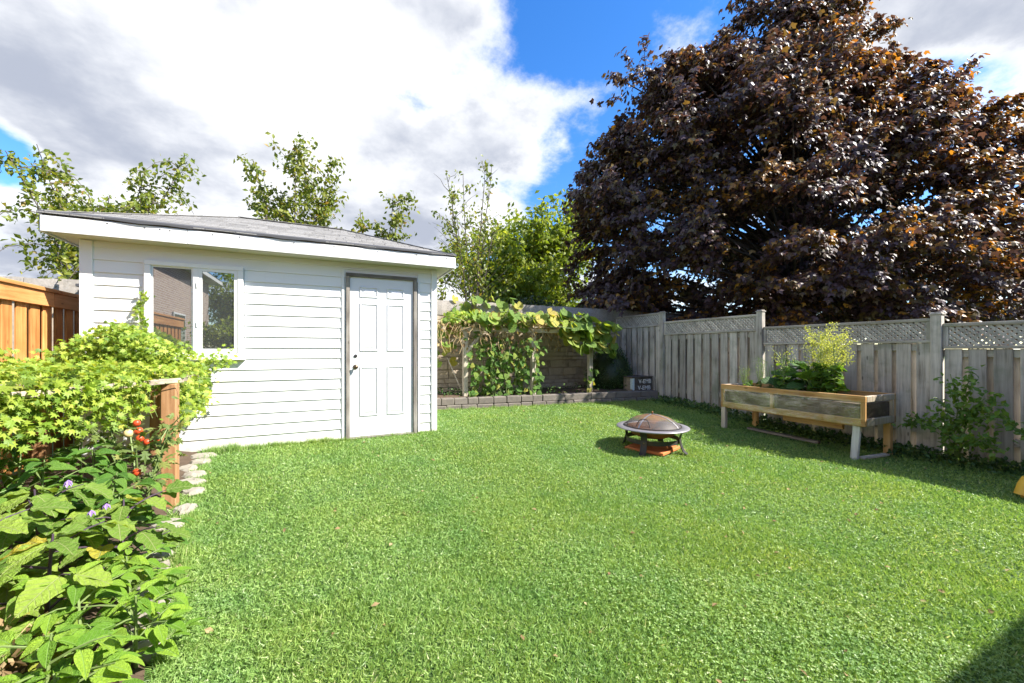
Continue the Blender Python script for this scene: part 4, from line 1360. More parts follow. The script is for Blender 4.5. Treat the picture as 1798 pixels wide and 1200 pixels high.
# ------------------------------------------------------------------ yellow plastic toy at the lawn edge
ty = thing('plastic_toy', (5.68, 1.10, gz(1.1)), 'yellow plastic toy tub standing in the shade of the fence', 'toy')
mb = MB()
def rr_ring(w, d, r_, z, n_=6, c=(5.70, 1.08)):
    out = []
    for sx, sy, a0 in ((1, 1, 0), (-1, 1, 90), (-1, -1, 180), (1, -1, 270)):
        for i in range(n_):
            a = R(a0 + 90 * i / (n_ - 1))
            out.append((c[0] + sx * (w - r_) + r_ * math.cos(a), c[1] + sy * (d - r_) + r_ * math.sin(a), gz(1.1) + z))
    return out
prof = [(.24, .20, .06, .045), (.238, .198, .06, .05), (.225, .185, .07, .13), (.205, .165, .07, .185), (.165, .125, .06, .210), (.09, .06, .04, .216)]
for p_ in prof:
    mb.v += rr_ring(*p_)
for j in range(len(prof) - 1):
    for i in range(24):
        mb.f.append((j * 24 + i, j * 24 + (i + 1) % 24, j * 24 + 24 + (i + 1) % 24, j * 24 + 24 + i))
mb.f.append(tuple((len(prof) - 1) * 24 + i for i in range(24)))
mb.build('tub', M['yellow'], ty, smooth=True)
for i in range(5):
    y_ = 1.08 - .12 + .06 * i
    MB().bar((5.70 - .240, y_, gz(1.1) + .06), (5.70 - .214, y_, gz(1.1) + .17), .012, .006, (1, 0, 0)).build('rib', M['yellow'], ty)
for sx in (-1, 1):
    for sy in (-1, 1):
        MB().lathe([(.001, 0), (.03, 0), (.035, .02), (.03, .06), (.001, .06)], (5.70 + sx * .17, 1.08 + sy * .13, gz(1.1)), 12).build('foot', M['yellow'], ty)

# ------------------------------------------------------------------ plants: helpers
def frame_mtx(tip, nrm):
    y = Vector(tip).normalized()
    x = y.cross(Vector(nrm))
    if x.length < 1e-4:
        x = y.orthogonal()
    x.normalize()
    z = x.cross(y)
    return Matrix(((x.x, y.x, z.x), (x.y, y.y, z.y), (x.z, y.z, z.z)))


_mesh_cache = {}


def leaf_mesh(key, tmpl, mat, smooth=True):
    if key not in _mesh_cache:
        _mesh_cache[key] = np_mesh(key, tmpl[0], tmpl[1], mat, smooth=smooth)
    return _mesh_cache[key]


def rv(s=1.0):
    return Vector((random.gauss(0, s), random.gauss(0, s), random.gauss(0, s)))


def leafy_plant(name, label, cat, loc, height, spread, nbr, per, mesh, size, stem_mat, group=None, droop=(-.35, .35), up=.8, stem_r=.006, top_leaves=5, bias=(0, 0, 0)):
    """upright plant: a main stem, side shoots, and single leaf objects along them"""
    root = thing(name, loc, label, cat, group)
    L0 = Vector(loc)
    stems = MB()
    lean = Vector((random.uniform(-.12, .12), random.uniform(-.12, .12), 0)) * height
    main = [L0 + lean * (t * t) + Vector((0, 0, -0.02 + height * .9 * t)) for t in np.linspace(0, 1, 5)]
    stems.tube(main, [stem_r * 1.3, stem_r * 1.15, stem_r, stem_r * .8, stem_r * .5], 5)
    at = []
    for b in range(nbr):
        t0 = .15 + .75 * (b + random.random() * .6) / nbr
        i = min(int(t0 * 4), 3)
        p0 = main[i].lerp(main[i + 1], t0 * 4 - i)
        az = b * 2.4 + random.uniform(-.5, .5)
        out = Vector((math.cos(az), math.sin(az), 0))
        ln = spread * random.uniform(.65, 1.1) * (1.05 - .45 * t0)
        pts = [p0 + out * (ln * s) + Vector((0, 0, height * .28 * s * (1.1 - .5 * s) * up)) for s in (0, .33, .66, 1)]
        stems.tube(pts, [stem_r * .7, stem_r * .6, stem_r * .45, stem_r * .3], 4)
        for q in range(per):
            s = .25 + .8 * (q + random.random() * .7) / per
            j = min(int(s * 3), 2)
            pp = pts[j].lerp(pts[j + 1], min(s * 3 - j, 1))
            a2 = az + random.choice((-1, 1)) * random.uniform(.3, 1.5) * (1.1 - .6 * s)
            at.append((pp, a2, s))
    for q in range(top_leaves):
        at.append((main[-1] - Vector((0, 0, random.uniform(0, .06) * height)), q * 2.4 + random.random(), .9))
    stems.build('stem', stem_mat, root)
    for pp, a2, s in at:
        pitch = random.uniform(*droop)
        out = Vector((math.cos(a2) * math.cos(pitch), math.sin(a2) * math.cos(pitch), math.sin(pitch)))
        nn = Vector((0, 0, 1)) + SUN * .35 + rv(.25) + Vector(bias)
        sz = random.uniform(*size) * (1.1 - .3 * s)
        piece('leaf', mesh, root, pp + out * .012, frame_mtx(out, nn), (sz * random.uniform(.85, 1.1), sz, sz))
    return root


# ---- eggplants
egg_m = leaf_mesh('eggplant_leaf', EGG, M['egg'])
EGGS = [((-1.02, 2.28), .60, 'broad-leaved eggplant nearest the camera with a yellowing leaf', (.13, .20)),
        ((-1.33, 2.42), .62, 'eggplant with large pale lobed leaves in front of the cedar fence', (.13, .20)),
        ((-0.94, 2.74), .56, 'eggplant with violet blossom beside the edging stones', (.11, .16)),
        ((-1.30, 2.86), .66, 'eggplant with violet blossom standing deeper in the vegetable bed', (.12, .18)),
        ((-1.72, 2.66), .70, 'tall eggplant at the outer end of the vegetable bed by the fence', (.12, .18))]
for (xy, h_, lab, sz) in EGGS:
    r_ = leafy_plant('eggplant', lab, 'eggplant', (xy[0], xy[1], gz(xy[1]) + .03), h_, .27, 9, 4, egg_m, sz, M['stem_purple'], 'eggplants in the vegetable bed', droop=(-.55, .25), stem_r=.008)
    for q in range(2 if 'violet' in lab else 0):
        p = Vector((xy[0], xy[1], gz(xy[1]) + h_ * random.uniform(.85, 1.05))) + Vector((random.uniform(-.1, .14), random.uniform(-.14, .05), 0))
        fl = MB()
        for a in range(5):
            an = a * 1.2566
            c, s_ = math.cos(an), math.sin(an)
            fl.add([p, p + Vector((c * .011 - s_ * .008, s_ * .011 + c * .008, -.012)), p + Vector((c * .017, s_ * .017, -.03)), p + Vector((c * .011 + s_ * .008, s_ * .011 - c * .008, -.012))], [(0, 1, 2, 3)])
        fl.build('blossom', M['petal'], r_)

# ---- foreground peppers
pep_m = leaf_mesh('pepper_leaf', PEPPER, M['pepper'])
PEPS = [((-.68, 2.10), .36, 'low bright green pepper plant spilling over the lawn edge'),
        ((-.80, 1.78), .44, 'bright green pepper plant in the very front of the bed'),
        ((-1.02, 1.60), .34, 'bright green pepper plant at the bottom corner of the picture'),
        ((-.84, 2.10), .46, 'bright green pepper plant between the stones and the eggplants'),
        ((-1.36, 1.98), .40, 'bright green pepper plant beside the withered bean plant'),
        ((-.72, 1.70), .33, 'small bright green pepper plant closest to the grass'),
        ((-.80, 2.42), .38, 'bright green pepper plant farthest along the stone edging'),
        ((-1.22, 1.66), .50, 'bright green pepper plant cut off by the picture corner')]
for (xy, h_, lab) in PEPS:
    leafy_plant('pepper_plant', lab, 'pepper plant', (xy[0], xy[1], gz(xy[1]) + .02), h_, .23, 10, 6, pep_m, (.065, .115), M['stem_green'], 'peppers at the front of the bed', droop=(-.5, .45), top_leaves=7)

# ---- taller dark peppers under the vine frame
pepd_m = leaf_mesh('deep_pepper_leaf', PEPPER, M['pepper_dark'])
DPS = [((-1.42, 3.12), .74, 'tall dark green pepper plant behind the eggplants'), ((-1.66, 3.42), .80, 'tall dark green pepper plant under the middle of the vine frame'),
       ((-1.30, 3.42), .72, 'dark green pepper plant left of the tomato plant'), ((-1.85, 3.08), .78, 'dark green pepper plant against the cedar fence'),
       ((-1.62, 2.98), .72, 'dark green pepper plant among the eggplant tops'), ((-1.14, 3.10), .62, 'dark green pepper plant by the edging stones'),
       ((-2.05, 3.45), .82, 'dark green pepper plant in the shade under the vine'),
       ((-2.10, 2.86), .80, 'dark green pepper plant by the fence next to the tall eggplant'), ((-1.50, 3.72), .86, 'dark green pepper plant behind the tomato plant'),
       ((-1.95, 3.85), .90, 'dark green pepper plant deepest under the vine'), ((-1.02, 2.98), .52, 'dark green pepper plant between the violet blossoms and the stones')]
for (xy, h_, lab) in DPS:
    leafy_plant('pepper_plant', lab, 'pepper plant', (xy[0], xy[1], gz(xy[1]) + .03), h_, .27, 11, 5, pepd_m, (.085, .14), M['stem_green'], 'tall peppers under the vine frame', droop=(-.5, .4), top_leaves=6)

# ---- tomato plant by the post
tz = gz(3.65)
tom = thing('tomato_plant', (-1.16, 3.66, tz), 'tomato plant with red fruit beside the brown post', 'tomato plant')
st = MB()
tl = []
for i in range(7):
    a = i * .9 + .4
    base = Vector((-1.16, 3.66, tz))
    ln = random.uniform(.16, .30)
    hh = random.uniform(.55, .92)
    pts = [base, base + Vector((math.cos(a) * ln * .35, math.sin(a) * ln * .35, hh * .45)), base + Vector((math.cos(a) * ln * .8, math.sin(a) * ln * .8, hh * .85)), base + Vector((math.cos(a) * ln * 1.25, math.sin(a) * ln * 1.25, hh))]
    st.tube(pts, [.008, .007, .005, .003], 5)
    for q in range(34):
        s_ = random.uniform(.25, 1) * 3
        j = min(int(s_), 2)
        tl.append(pts[j].lerp(pts[j + 1], s_ - j) + rv(.055))
st.build('stem', M['stem_green'], tom)
P_ = np.array([tuple(p) for p in tl])
n = len(P_)
tp = norm(rng.normal(0, 1, (n, 3)) * np.array([1, 1, .5]) + np.array([0, 0, -.4]))
scatter('foliage', TOM, P_, tp, norm(rng.normal(0, .5, (n, 3)) + np.array([.3, -.3, 1])), rng.uniform(.05, .10, n), M['tom'], rng.beta(1.5, 2.2, n), tom, (-1.16, 3.66, tz))['kind'] = 'stuff'
for (dx, dy, z_, r_, mt) in ((.04, -.16, .66, .030, 'tomato'), (.075, -.15, .63, .028, 'tomato'), (.115, -.13, .64, .027, 'tomato'), (.03, -.15, .71, .032, 'tomato'), (-.02, -.16, .70, .034, 'tomato_pale'),
                             (.035, -.19, .44, .033, 'tomato'), (.01, -.12, .76, .028, 'tomato')):
    r_ *= .8
    c = Vector((-1.16 + dx, 3.68 + dy, tz + z_))
    mb = MB().lathe([(.001, r_ * .85), (r_ * .35, r_ * .96), (r_ * .8, r_ * .62), (r_, 0), (r_ * .82, -r_ * .6), (r_ * .4, -r_ * .92), (.001, -r_)], tuple(c), 14)
    tt = mb.build('tomato', M[mt], tom, smooth=True)
    cal = MB()
    for a in range(5):
        an = a * 1.2566
        cal.add([c + Vector((0, 0, r_ * .9)), c + Vector((math.cos(an - .25) * r_ * .5, math.sin(an - .25) * r_ * .5, r_ * .98)), c + Vector((math.cos(an) * r_ * .95, math.sin(an) * r_ * .95, r_ * .95)),
                 c + Vector((math.cos(an + .25) * r_ * .5, math.sin(an + .25) * r_ * .5, r_ * .98))], [(0, 1, 2, 3)])
    cal.build('calyx', M['stem_green'], tt)

# ---- withered plant at the left edge
dr = thing('withered_plant', (-1.10, 2.02, gz(2.02)), 'withered brown bean plant among the green peppers', 'plant')
st = MB()
for i in range(9):
    a = random.uniform(0, 6.28)
    b0 = Vector((-1.10, 2.02, gz(2.02) + .02))
    st.tube([b0, b0 + Vector((math.cos(a) * .06, math.sin(a) * .06, .18)), b0 + Vector((math.cos(a) * .14, math.sin(a) * .14, random.uniform(.2, .34))), b0 + Vector((math.cos(a) * .2, math.sin(a) * .2, random.uniform(.14, .3)))], [.005, .004, .003, .002], 4)
st.build('stem', M['stem_dry'], dr)
n = 900
P_ = np.array([-1.10, 2.02, gz(2.02) + .20]) + rng.normal(0, 1, (n, 3)) * np.array([.075, .075, .06])
scatter('foliage', OVATE, P_, rng.normal(0, 1, (n, 3)), rng.normal(0, 1, (n, 3)), rng.uniform(.018, .048, n), M['dry'], rng.random(n), dr, (-1.10, 2.02, gz(2.02)))['kind'] = 'stuff'

# ------------------------------------------------------------------ lime-green vine over the bed frame
vine = thing('climbing_vine', (-1.8, 4.3, gz(4.3)), 'lime-green climbing vine spread over the timber bed frame', 'vine')
pts, nrs = [], []
def vine_top(x, y):
    return 1.10 + .07 * math.sin(x * 5 + y * 3.1) * math.sin(y * 4.3 - x * 2) + .05 * math.sin(x * 11 + y * 7)
xe_f = lambda y: float(np.interp(y, [2.4, 4.05, 5.0, 5.4], [-1.82, -1.12, -1.17, -1.22]))
while len(pts) < 9500:
    y = random.uniform(2.45, 5.38)
    x = random.uniform(-2.5, xe_f(y) + .06)
    dz = random.random() ** 2 * -.12 + random.uniform(0, .06)
    pts.append((x, y, vine_top(x, y) + dz)); nrs.append((.15, -.15, 1))
# drape over the lawn side
for i in range(2600):
    y = random.uniform(2.5, 5.35)
    if 3.80 < y < 4.02:
        continue
    d_ = random.random() ** 1.4 * (.42 if y > 4.05 else .30)
    pts.append((xe_f(y) + .05 + random.gauss(0, .035), y, 1.10 - d_ + random.gauss(0, .02))); nrs.append((.9, -.5, .6))
# mound against the shed and a shoot up its wall
for i in range(2600):
    a, b = random.gauss(0, 1), random.gauss(0, 1)
    x, y = -1.78 + a * .24, 5.16 + b * .12
    hh = max(0, .46 - abs(x + 1.78) * .55)
    if y < 5.41:
        pts.append((x, y, 1.12 + random.random() * hh)); nrs.append((.3, -.8, .6))
for i in range(60):
    t = i / 60
    pts.append((-1.70 + .03 * math.sin(t * 9) + random.gauss(0, .02), 5.39 + random.gauss(0, .01), 1.5 + t * .42)); nrs.append((.2, -.9, .4))
# creeping up the cedar fence
for (y0, hh, c_) in ((3.9, .55, 150), (4.25, .35, 110), (3.35, .30, 80), (5.0, .2, 60)):
    for i in range(c_):
        t = random.random()
        pts.append((-2.49 + abs(random.gauss(0, .03)), y0 + .10 * math.sin(t * 6) + random.gauss(0, .06), 1.12 + t * hh)); nrs.append((.9, -.4, .5))
# two loops reaching past the frame over the window sill
for i in range(220):
    t = random.random()
    pts.append((-1.5 + t * .62 + random.gauss(0, .04), 5.15 + random.gauss(0, .08), 1.22 + .06 * math.sin(t * 7) + random.gauss(0, .05))); nrs.append((.3, -.5, .9))
pts, nrs = np.array(pts), np.array(nrs, float)
dcam = np.linalg.norm(pts - np.array([0, 0, 1.3]), axis=1)
score = dcam - 2.0 * ((pts[:, 0] > np.array([xe_f(y) for y in pts[:, 1]]) - .25)) - .8 * (pts[:, 2] > 1.1)
order = np.argsort(score)
pm = leaf_mesh('vine_leaf', PALM, M['vine_o'], False)
for i in order[:280]:
    tipv = Vector((random.gauss(.3, .6), random.gauss(-.3, .6), random.gauss(-.35, .3)))
    nn = Vector(nrs[i]).normalized() + rv(.3)
    sz = random.uniform(.042, .075)
    piece('leaf', pm, vine, pts[i], frame_mtx(tipv, nn), sz)
rest = order[280:]
n = len(rest)
tp = rng.normal(0, .6, (n, 3)) + np.array([.25, -.25, -.3])
nn = norm(nrs[rest]) + rng.normal(0, .35, (n, 3))
scatter('foliage', PALM, pts[rest], tp, nn, rng.uniform(.032, .062, n), M['vine'], rng.beta(2, 2, n), vine, (-1.8, 4.3, 1.0))['kind'] = 'stuff'
vs_ = MB()
for i in range(14):
    y = random.uniform(3.6, 5.2)
    x = random.uniform(-2.45, xe_f(y) - .1)
    a = random.uniform(-.8, .8)
    p = [Vector((x + .35 * t * math.cos(a) + random.gauss(0, .03), y + .35 * t * math.sin(a) + random.gauss(0, .03), vine_top(x, y) - .10 + random.gauss(0, .02))) for t in range(3)]
    vs_.tube(p, .003, 4)
for i in range(16):
    y = random.uniform(2.6, 5.2)
    x = xe_f(y) + random.uniform(-.05, .05)
    vs_.tube([(x, y, 1.08), (x + .03, y - .02, .95), (x + .01, y + .02, .85), (x + .04, y, .78)], [.003, .0025, .002, .0015], 4)
tag(vs_.build('stem', M['stem_green'], vine), kind='stuff')

# ------------------------------------------------------------------ edging stones
STN = [(5.25, -1.14, .17, .11), (5.06, -1.10, .13, .10), (4.86, -1.16, .15, .11), (4.66, -1.10, .12, .09), (4.46, -1.06, .15, .11), (4.22, -1.04, .12, .10), (3.86, -.99, .12, .10), (3.62, -.99, .13, .10),
       (3.40, -.96, .14, .09), (3.16, -.93, .11, .09), (2.96, -.87, .12, .10), (2.76, -.86, .10, .10), (2.56, -.79, .12, .10), (2.38, -.75, .10, .09), (2.20, -.71, .11, .09)]
STL = ['first pale edging stone in front of the shed wall', 'second pale edging stone from the shed', 'broad edging stone third from the shed', 'fourth edging stone from the shed',
       'fifth edging stone from the shed, behind the brown post', 'small edging stone just behind the brown post', 'edging stone at the foot of the brown post', 'first edging stone in front of the brown post',
       'wide edging stone second in front of the brown post', 'third edging stone in front of the brown post', 'fourth edging stone in front of the brown post', 'rounded edging stone by the eggplant with violet blossom',
       'chalky edging stone partly under eggplant leaves', 'edging stone half hidden by the low pepper plant', 'last edging stone, almost covered by pepper leaves']
for (y, x, a, b), lab in zip(STN, STL):
    mb = MB()
    n_ = 11
    zs = [(-.03, .9), (.012, 1.0), (.034, .84), (.042, .5)]
    a, b = a * random.uniform(.62, .95), b * random.uniform(.75, 1.05)
    x += random.uniform(-.04, .05)
    off = [random.uniform(.78, 1.15) for _ in range(n_)]
    for dz, sc_ in zs:
        for i in range(n_):
            an = 2 * math.pi * i / n_
            mb.v.append((x + a * sc_ * off[i] * math.cos(an), y + b * sc_ * off[i] * math.sin(an), gz(y) + dz + random.uniform(-.006, .006)))
    for j in range(3):
        for i in range(n_):
            mb.f.append((j * n_ + i, j * n_ + (i + 1) % n_, (j + 1) * n_ + (i + 1) % n_, (j + 1) * n_ + i))
    mb.f.append(tuple(3 * n_ + i for i in range(n_)))
    tag(mb.build('edging_stone', M['stone'], smooth=False), lab, 'stone', 'stones edging the vegetable bed')

# ------------------------------------------------------------------ squash vine on the timber trellis
sq = thing('squash_vine', (3.9, 7.5, .4), 'big-leaved squash vine sprawling over the timber trellis and wall', 'vine')
hm = leaf_mesh('squash_leaf', HEART, M['squash'])
sp = []
while len(sp) < 235:       # on top, spilling over the front
    x = random.uniform(2.1, 5.7)
    y = random.uniform(6.9, 7.9)
    bulge = .30 * math.exp(-((x - 4.5) / 1.0) ** 2) + .16 * math.exp(-((x - 2.9) / .7) ** 2)
    sp.append((Vector((x, y, 1.80 + random.random() * (.06 + bulge))), Vector((.35, -.75, .75))))
for i in range(95):        # hanging curtain on the corner side
    x = random.uniform(4.45, 5.75)
    d_ = random.random() ** 1.3
    sp.append((Vector((x, 6.93 + random.gauss(0, .06), 1.86 - d_ * (.62 if x > 4.8 else .36))), Vector((.4, -1, .25))))
for i in range(22):        # over the wall cap behind
    x = random.uniform(2.3, 3.9)
    sp.append((Vector((x, 7.95 + random.gauss(0, .05), random.uniform(2.0, 2.48))), Vector((.3, -.9, .6))))
for i in range(26):        # near the shed
    x = random.uniform(1.75, 2.4)
    sp.append((Vector((x, 7.4 + random.gauss(0, .12), 1.0 + random.random() ** .6 * .85)), Vector((.2, -1, .3))))
st = MB()
for p, nn in sp:
    sz = random.uniform(.15, .28) * (.7 if p.x < 2.4 else 1)
    tipv = Vector((random.gauss(0, .5), random.gauss(-.3, .3), random.gauss(-.6, .3)))
    piece('leaf', hm, sq, p, frame_mtx(tipv, nn.normalized() + rv(.28)), sz)
    if random.random() < .5:
        st.tube([p, p + Vector((random.gauss(0, .05), .06, -.06)), p + Vector((random.gauss(0, .1), .12, -.12 - random.random() * .1))], .005, 4)
for i in range(26):
    x = random.uniform(1.9, 5.3)
    pp = [Vector((x, random.uniform(7.0, 7.8), 1.82 + random.uniform(0, .12)))]
    for k_ in range(5):
        pp.append(pp[-1] + Vector((random.uniform(-.05, .3), random.gauss(0, .1), random.gauss(0, .05))))
    st.tube(pp, .006, 4)
tag(st.build('stem', M['stem_green'], sq), kind='stuff')
st = MB()
for i in range(85):
    x = random.uniform(1.7, 5.4)
    p = Vector((x, random.uniform(6.98, 7.25), 1.76 + random.uniform(-.02, .1)))
    ln = random.uniform(.15, .6)
    pp = [p]
    for k_ in range(4):
        pp.append(pp[-1] + Vector((random.gauss(0, .05), random.gauss(0, .03), -ln / 4)))
    st.tube(pp, .004, 4)
for i in range(40):
    x = random.uniform(2.2, 4.6)
    p = Vector((x, random.uniform(6.98, 7.2), 1.80 + random.uniform(-.02, .1)))
    pp = [p]
    for k_ in range(4):
        pp.append(pp[-1] + Vector((random.gauss(.05, .10), random.gauss(0, .04), random.gauss(0, .05))))
    st.tube(pp, .005, 4)
tag(st.build('dry_stem', M['stem_dry'], sq), kind='stuff')
n = 420
P_ = np.stack([rng.uniform(1.75, 4.6, n), rng.uniform(6.95, 7.4, n), 1.78 - rng.random(n) ** 2 * .55 + .06], -1)
scatter('dry_foliage', OVATE, P_, rng.normal(0, .5, (n, 3)) + np.array([0, 0, -.8]), rng.normal(0, 1, (n, 3)), rng.uniform(.04, .11, n), M['dry'], rng.random(n), sq, (3.9, 7.5, 1.6))['kind'] = 'stuff'
n = 700      # fine pale-green tendrils and small leaves on the shed end of the trellis
P_ = np.stack([rng.uniform(2.1, 3.3, n), rng.uniform(7.0, 7.5, n), 1.80 + rng.random(n) * .22], -1)
scatter('small_foliage', PALM, P_, rng.normal(0, .6, (n, 3)), rng.normal(0, .4, (n, 3)) + np.array([.2, -.6, .8]), rng.uniform(.05, .09, n), M['vine'], rng.beta(2, 2, n), sq, (3.9, 7.5, 1.6))['kind'] = 'stuff'

# ------------------------------------------------------------------ beans and tall plants below it
bm_ = leaf_mesh('bean_leaf', BEAN, M['bean'])


def climber(label, x, y, h_, n_, group):
    root = thing('bean_plant', (x, y, .40), label, 'bean plant', group)
    st_ = MB()
    lv = []
    for s_ in range(3):
        pp = [Vector((x + random.gauss(0, .05), y + random.gauss(0, .04), .39))]
        for k_ in range(6):
            pp.append(pp[-1] + Vector((random.gauss(0, .035), random.gauss(0, .025), h_ / 6)))
        st_.tube(pp, [.006, .006, .005, .005, .004, .003, .002], 4)
        lv.append(pp)
    st_.build('stem', M['stem_green'], root)
    for i in range(n_):
        pp = random.choice(lv)
        t = random.random() ** .8 * 5.9
        j = int(t)
        p = pp[j].lerp(pp[j + 1], t - j) + Vector((random.gauss(0, .07), random.gauss(-.03, .05), random.gauss(0, .03)))
        tipv = Vector((random.gauss(0, .6), random.gauss(-.4, .4), random.gauss(-.6, .3)))
        piece('leaf', bm_, root, p, frame_mtx(tipv, Vector((.25, -.9, .5)) + rv(.3)), random.uniform(.08, .15))


climber('bean plant climbing the trellis post nearest the shed', 2.58, 7.20, 1.28, 66, 'beans under the trellis')
climber('leafy bean plant second from the shed-side trellis post', 2.95, 7.22, 1.12, 78, 'beans under the trellis')
climber('leafy bean plant in the middle of the first trellis bay', 3.28, 7.20, 1.15, 78, 'beans under the trellis')
climber('bean plant climbing the middle trellis post', 3.76, 7.08, 1.15, 66, 'beans under the trellis')
climber('short bean plant just left of the middle trellis post', 3.52, 7.25, 1.0, 62, 'beans under the trellis')
climber('sparse bean plant climbing the corner-side trellis post', 5.12, 6.98, .55, 14, 'beans under the trellis')
# flowering amaranth spikes in the first bay
am = thing('flowering_weed', (3.35, 7.28, .4), 'tall weed with yellow-green flower spikes under the trellis', 'weed')
st = MB()
pl_ = []
for i in range(11):
    b0 = Vector((random.uniform(2.9, 3.75), random.uniform(7.15, 7.45), .39))
    top = b0 + Vector((random.gauss(0, .12), random.gauss(-.03, .05), random.uniform(.85, 1.2)))
    st.tube([b0, b0.lerp(top, .5) + Vector((random.gauss(0, .03), 0, 0)), top], [.006, .005, .002], 4)
    for k_ in range(70):
        t = random.uniform(.35, 1)
        pl_.append(tuple(b0.lerp(top, t) + rv(.028)))
st.build('stem', M['stem_green'], am)
P_ = np.array(pl_)
n = len(P_)
scatter('flower_spikes', OVATE, P_, rng.normal(0, .5, (n, 3)) + np.array([0, -.2, .6]), rng.normal(0, .6, (n, 3)) + np.array([0, -1, .3]), rng.uniform(.03, .07, n), M['frond'], rng.random(n), am, (3.35, 7.28, .4))['kind'] = 'stuff'
# low weeds on the raised bed
n = 2600
P_ = np.stack([rng.uniform(1.5, 6.5, n), rng.uniform(6.75, 7.9, n), np.full(n, .40)], -1)
P_ = P_[(P_[:, 1] > RW_A.y + (P_[:, 0] - RW_A.x) / (RW_B.x - RW_A.x) * (RW_B.y - RW_A.y) + .2)]
wgt = np.exp(-((P_[:, 0] - 2.6) / 1.2) ** 2)
P_ = P_[rng.random(len(P_)) < .15 + .85 * wgt]
n = len(P_)
P_[:, 2] += rng.random(n) ** 2 * .16
o = scatter('undergrowth', OVATE, P_, rng.normal(0, .7, (n, 3)) + np.array([0, 0, .3]), rng.normal(0, .4, (n, 3)) + np.array([.2, -.5, .8]), rng.uniform(.03, .075, n), M['weed'], rng.random(n))
tag(o, 'low green weeds growing on the raised bed', 'weeds', kind='stuff')
# weeds along the foot of the board fence
n = 5200
y_ = rng.uniform(1.0, 6.35, n)
x_ = 6.62 - np.abs(rng.normal(0, .13, n)) - .35 * (rng.random(n) < .15) * rng.random(n)
P_ = np.stack([x_, y_, gz_np(y_) + rng.random(n) ** 1.6 * .13], -1)
o = scatter('fence_weeds', OVATE, P_, rng.normal(0, .6, (n, 3)) + np.array([-.3, 0, .5]), rng.normal(0, .5, (n, 3)) + np.array([-.5, -.3, .8]), rng.uniform(.025, .065, n), M['weed'], rng.random(n))
tag(o, 'dark weeds growing along the foot of the board fence', 'weeds', kind='stuff')

# ------------------------------------------------------------------ clipped yew in the corner
yw = thing('yew_shrub', (6.02, 7.35, .38), 'dark rounded evergreen shrub in the far bed corner', 'shrub')
n = 7500
dirs = norm(rng.normal(0, 1, (n, 3)))
dirs[:, 2] = np.abs(dirs[:, 2])
rad = rng.uniform(.86, 1.03, n) * (1 + .07 * np.sin(dirs[:, 0] * 9 + dirs[:, 2] * 7) + .05 * np.sin(dirs[:, 1] * 13 + 2))
P_ = dirs * rad[:, None] * np.array([.56, .50, .98])
P_[:, 0] *= (1 - .25 * P_[:, 2])
P_ += np.array([6.02, 7.38, .38])
scatter('foliage', OVATE, P_, dirs + rng.normal(0, .5, (n, 3)) + np.array([0, 0, .3]), rng.normal(0, 1, (n, 3)), rng.uniform(.035, .06, n), M['yew'], rng.random(n), yw, (6.02, 7.38, .38), widths=rng.uniform(.018, .03, n))['kind'] = 'stuff'
MB().lathe([(.001, .90), (.2, .86), (.38, .66), (.46, .35), (.45, .0), (.40, -.02)], (6.02, 7.38, .38), 20).build('branches', M['dark_hedge'], yw, smooth=True)

# ------------------------------------------------------------------ plants in the raised planter
ch_m = leaf_mesh('chard_leaf', CHARD, M['chard'])
lt_m = leaf_mesh('bolting_leaf', CHARD, M['lettuce'])


def rosette(name, label, cat, x, y, z, n_, size, mesh, spread, hgt, group=None):
    root = thing(name, (x, y, z), label, cat, group)
    st_ = MB()
    for i in range(n_):
        a = i * 2.4
        t = i / n_
        pitch = .25 + 1.0 * t
        out = Vector((math.cos(a) * math.cos(pitch), math.sin(a) * math.cos(pitch), math.sin(pitch)))
        p = Vector((x, y, z)) + out * (spread * random.uniform(.3, .8)) + Vector((0, 0, hgt * random.random()))
        st_.tube([(x, y, z), tuple(p)], .006, 4)
        tipv = out + Vector((0, 0, -.35))
        piece('leaf', mesh, root, p, frame_mtx(tipv, Vector((-.2, -.2, 1)) + rv(.3)), random.uniform(*size))
    st_.build('stem', M['stem_green'], root)
    return root


PZ = PT - .10
rosette('chard_plant', 'dark leafy chard plant in the middle of the planter', 'chard', 6.05, 3.50, PZ, 22, (.17, .26), ch_m, .22, .20, 'chard in the planter')
rosette('chard_plant', 'dark leafy chard plant under the yellow seed heads', 'chard', 6.0, 3.12, PZ, 24, (.18, .27), ch_m, .22, .24, 'chard in the planter')
rosette('chard_plant', 'dark leafy chard plant against the fence side of the planter', 'chard', 6.2, 3.28, PZ, 20, (.17, .25), ch_m, .20, .30, 'chard in the planter')


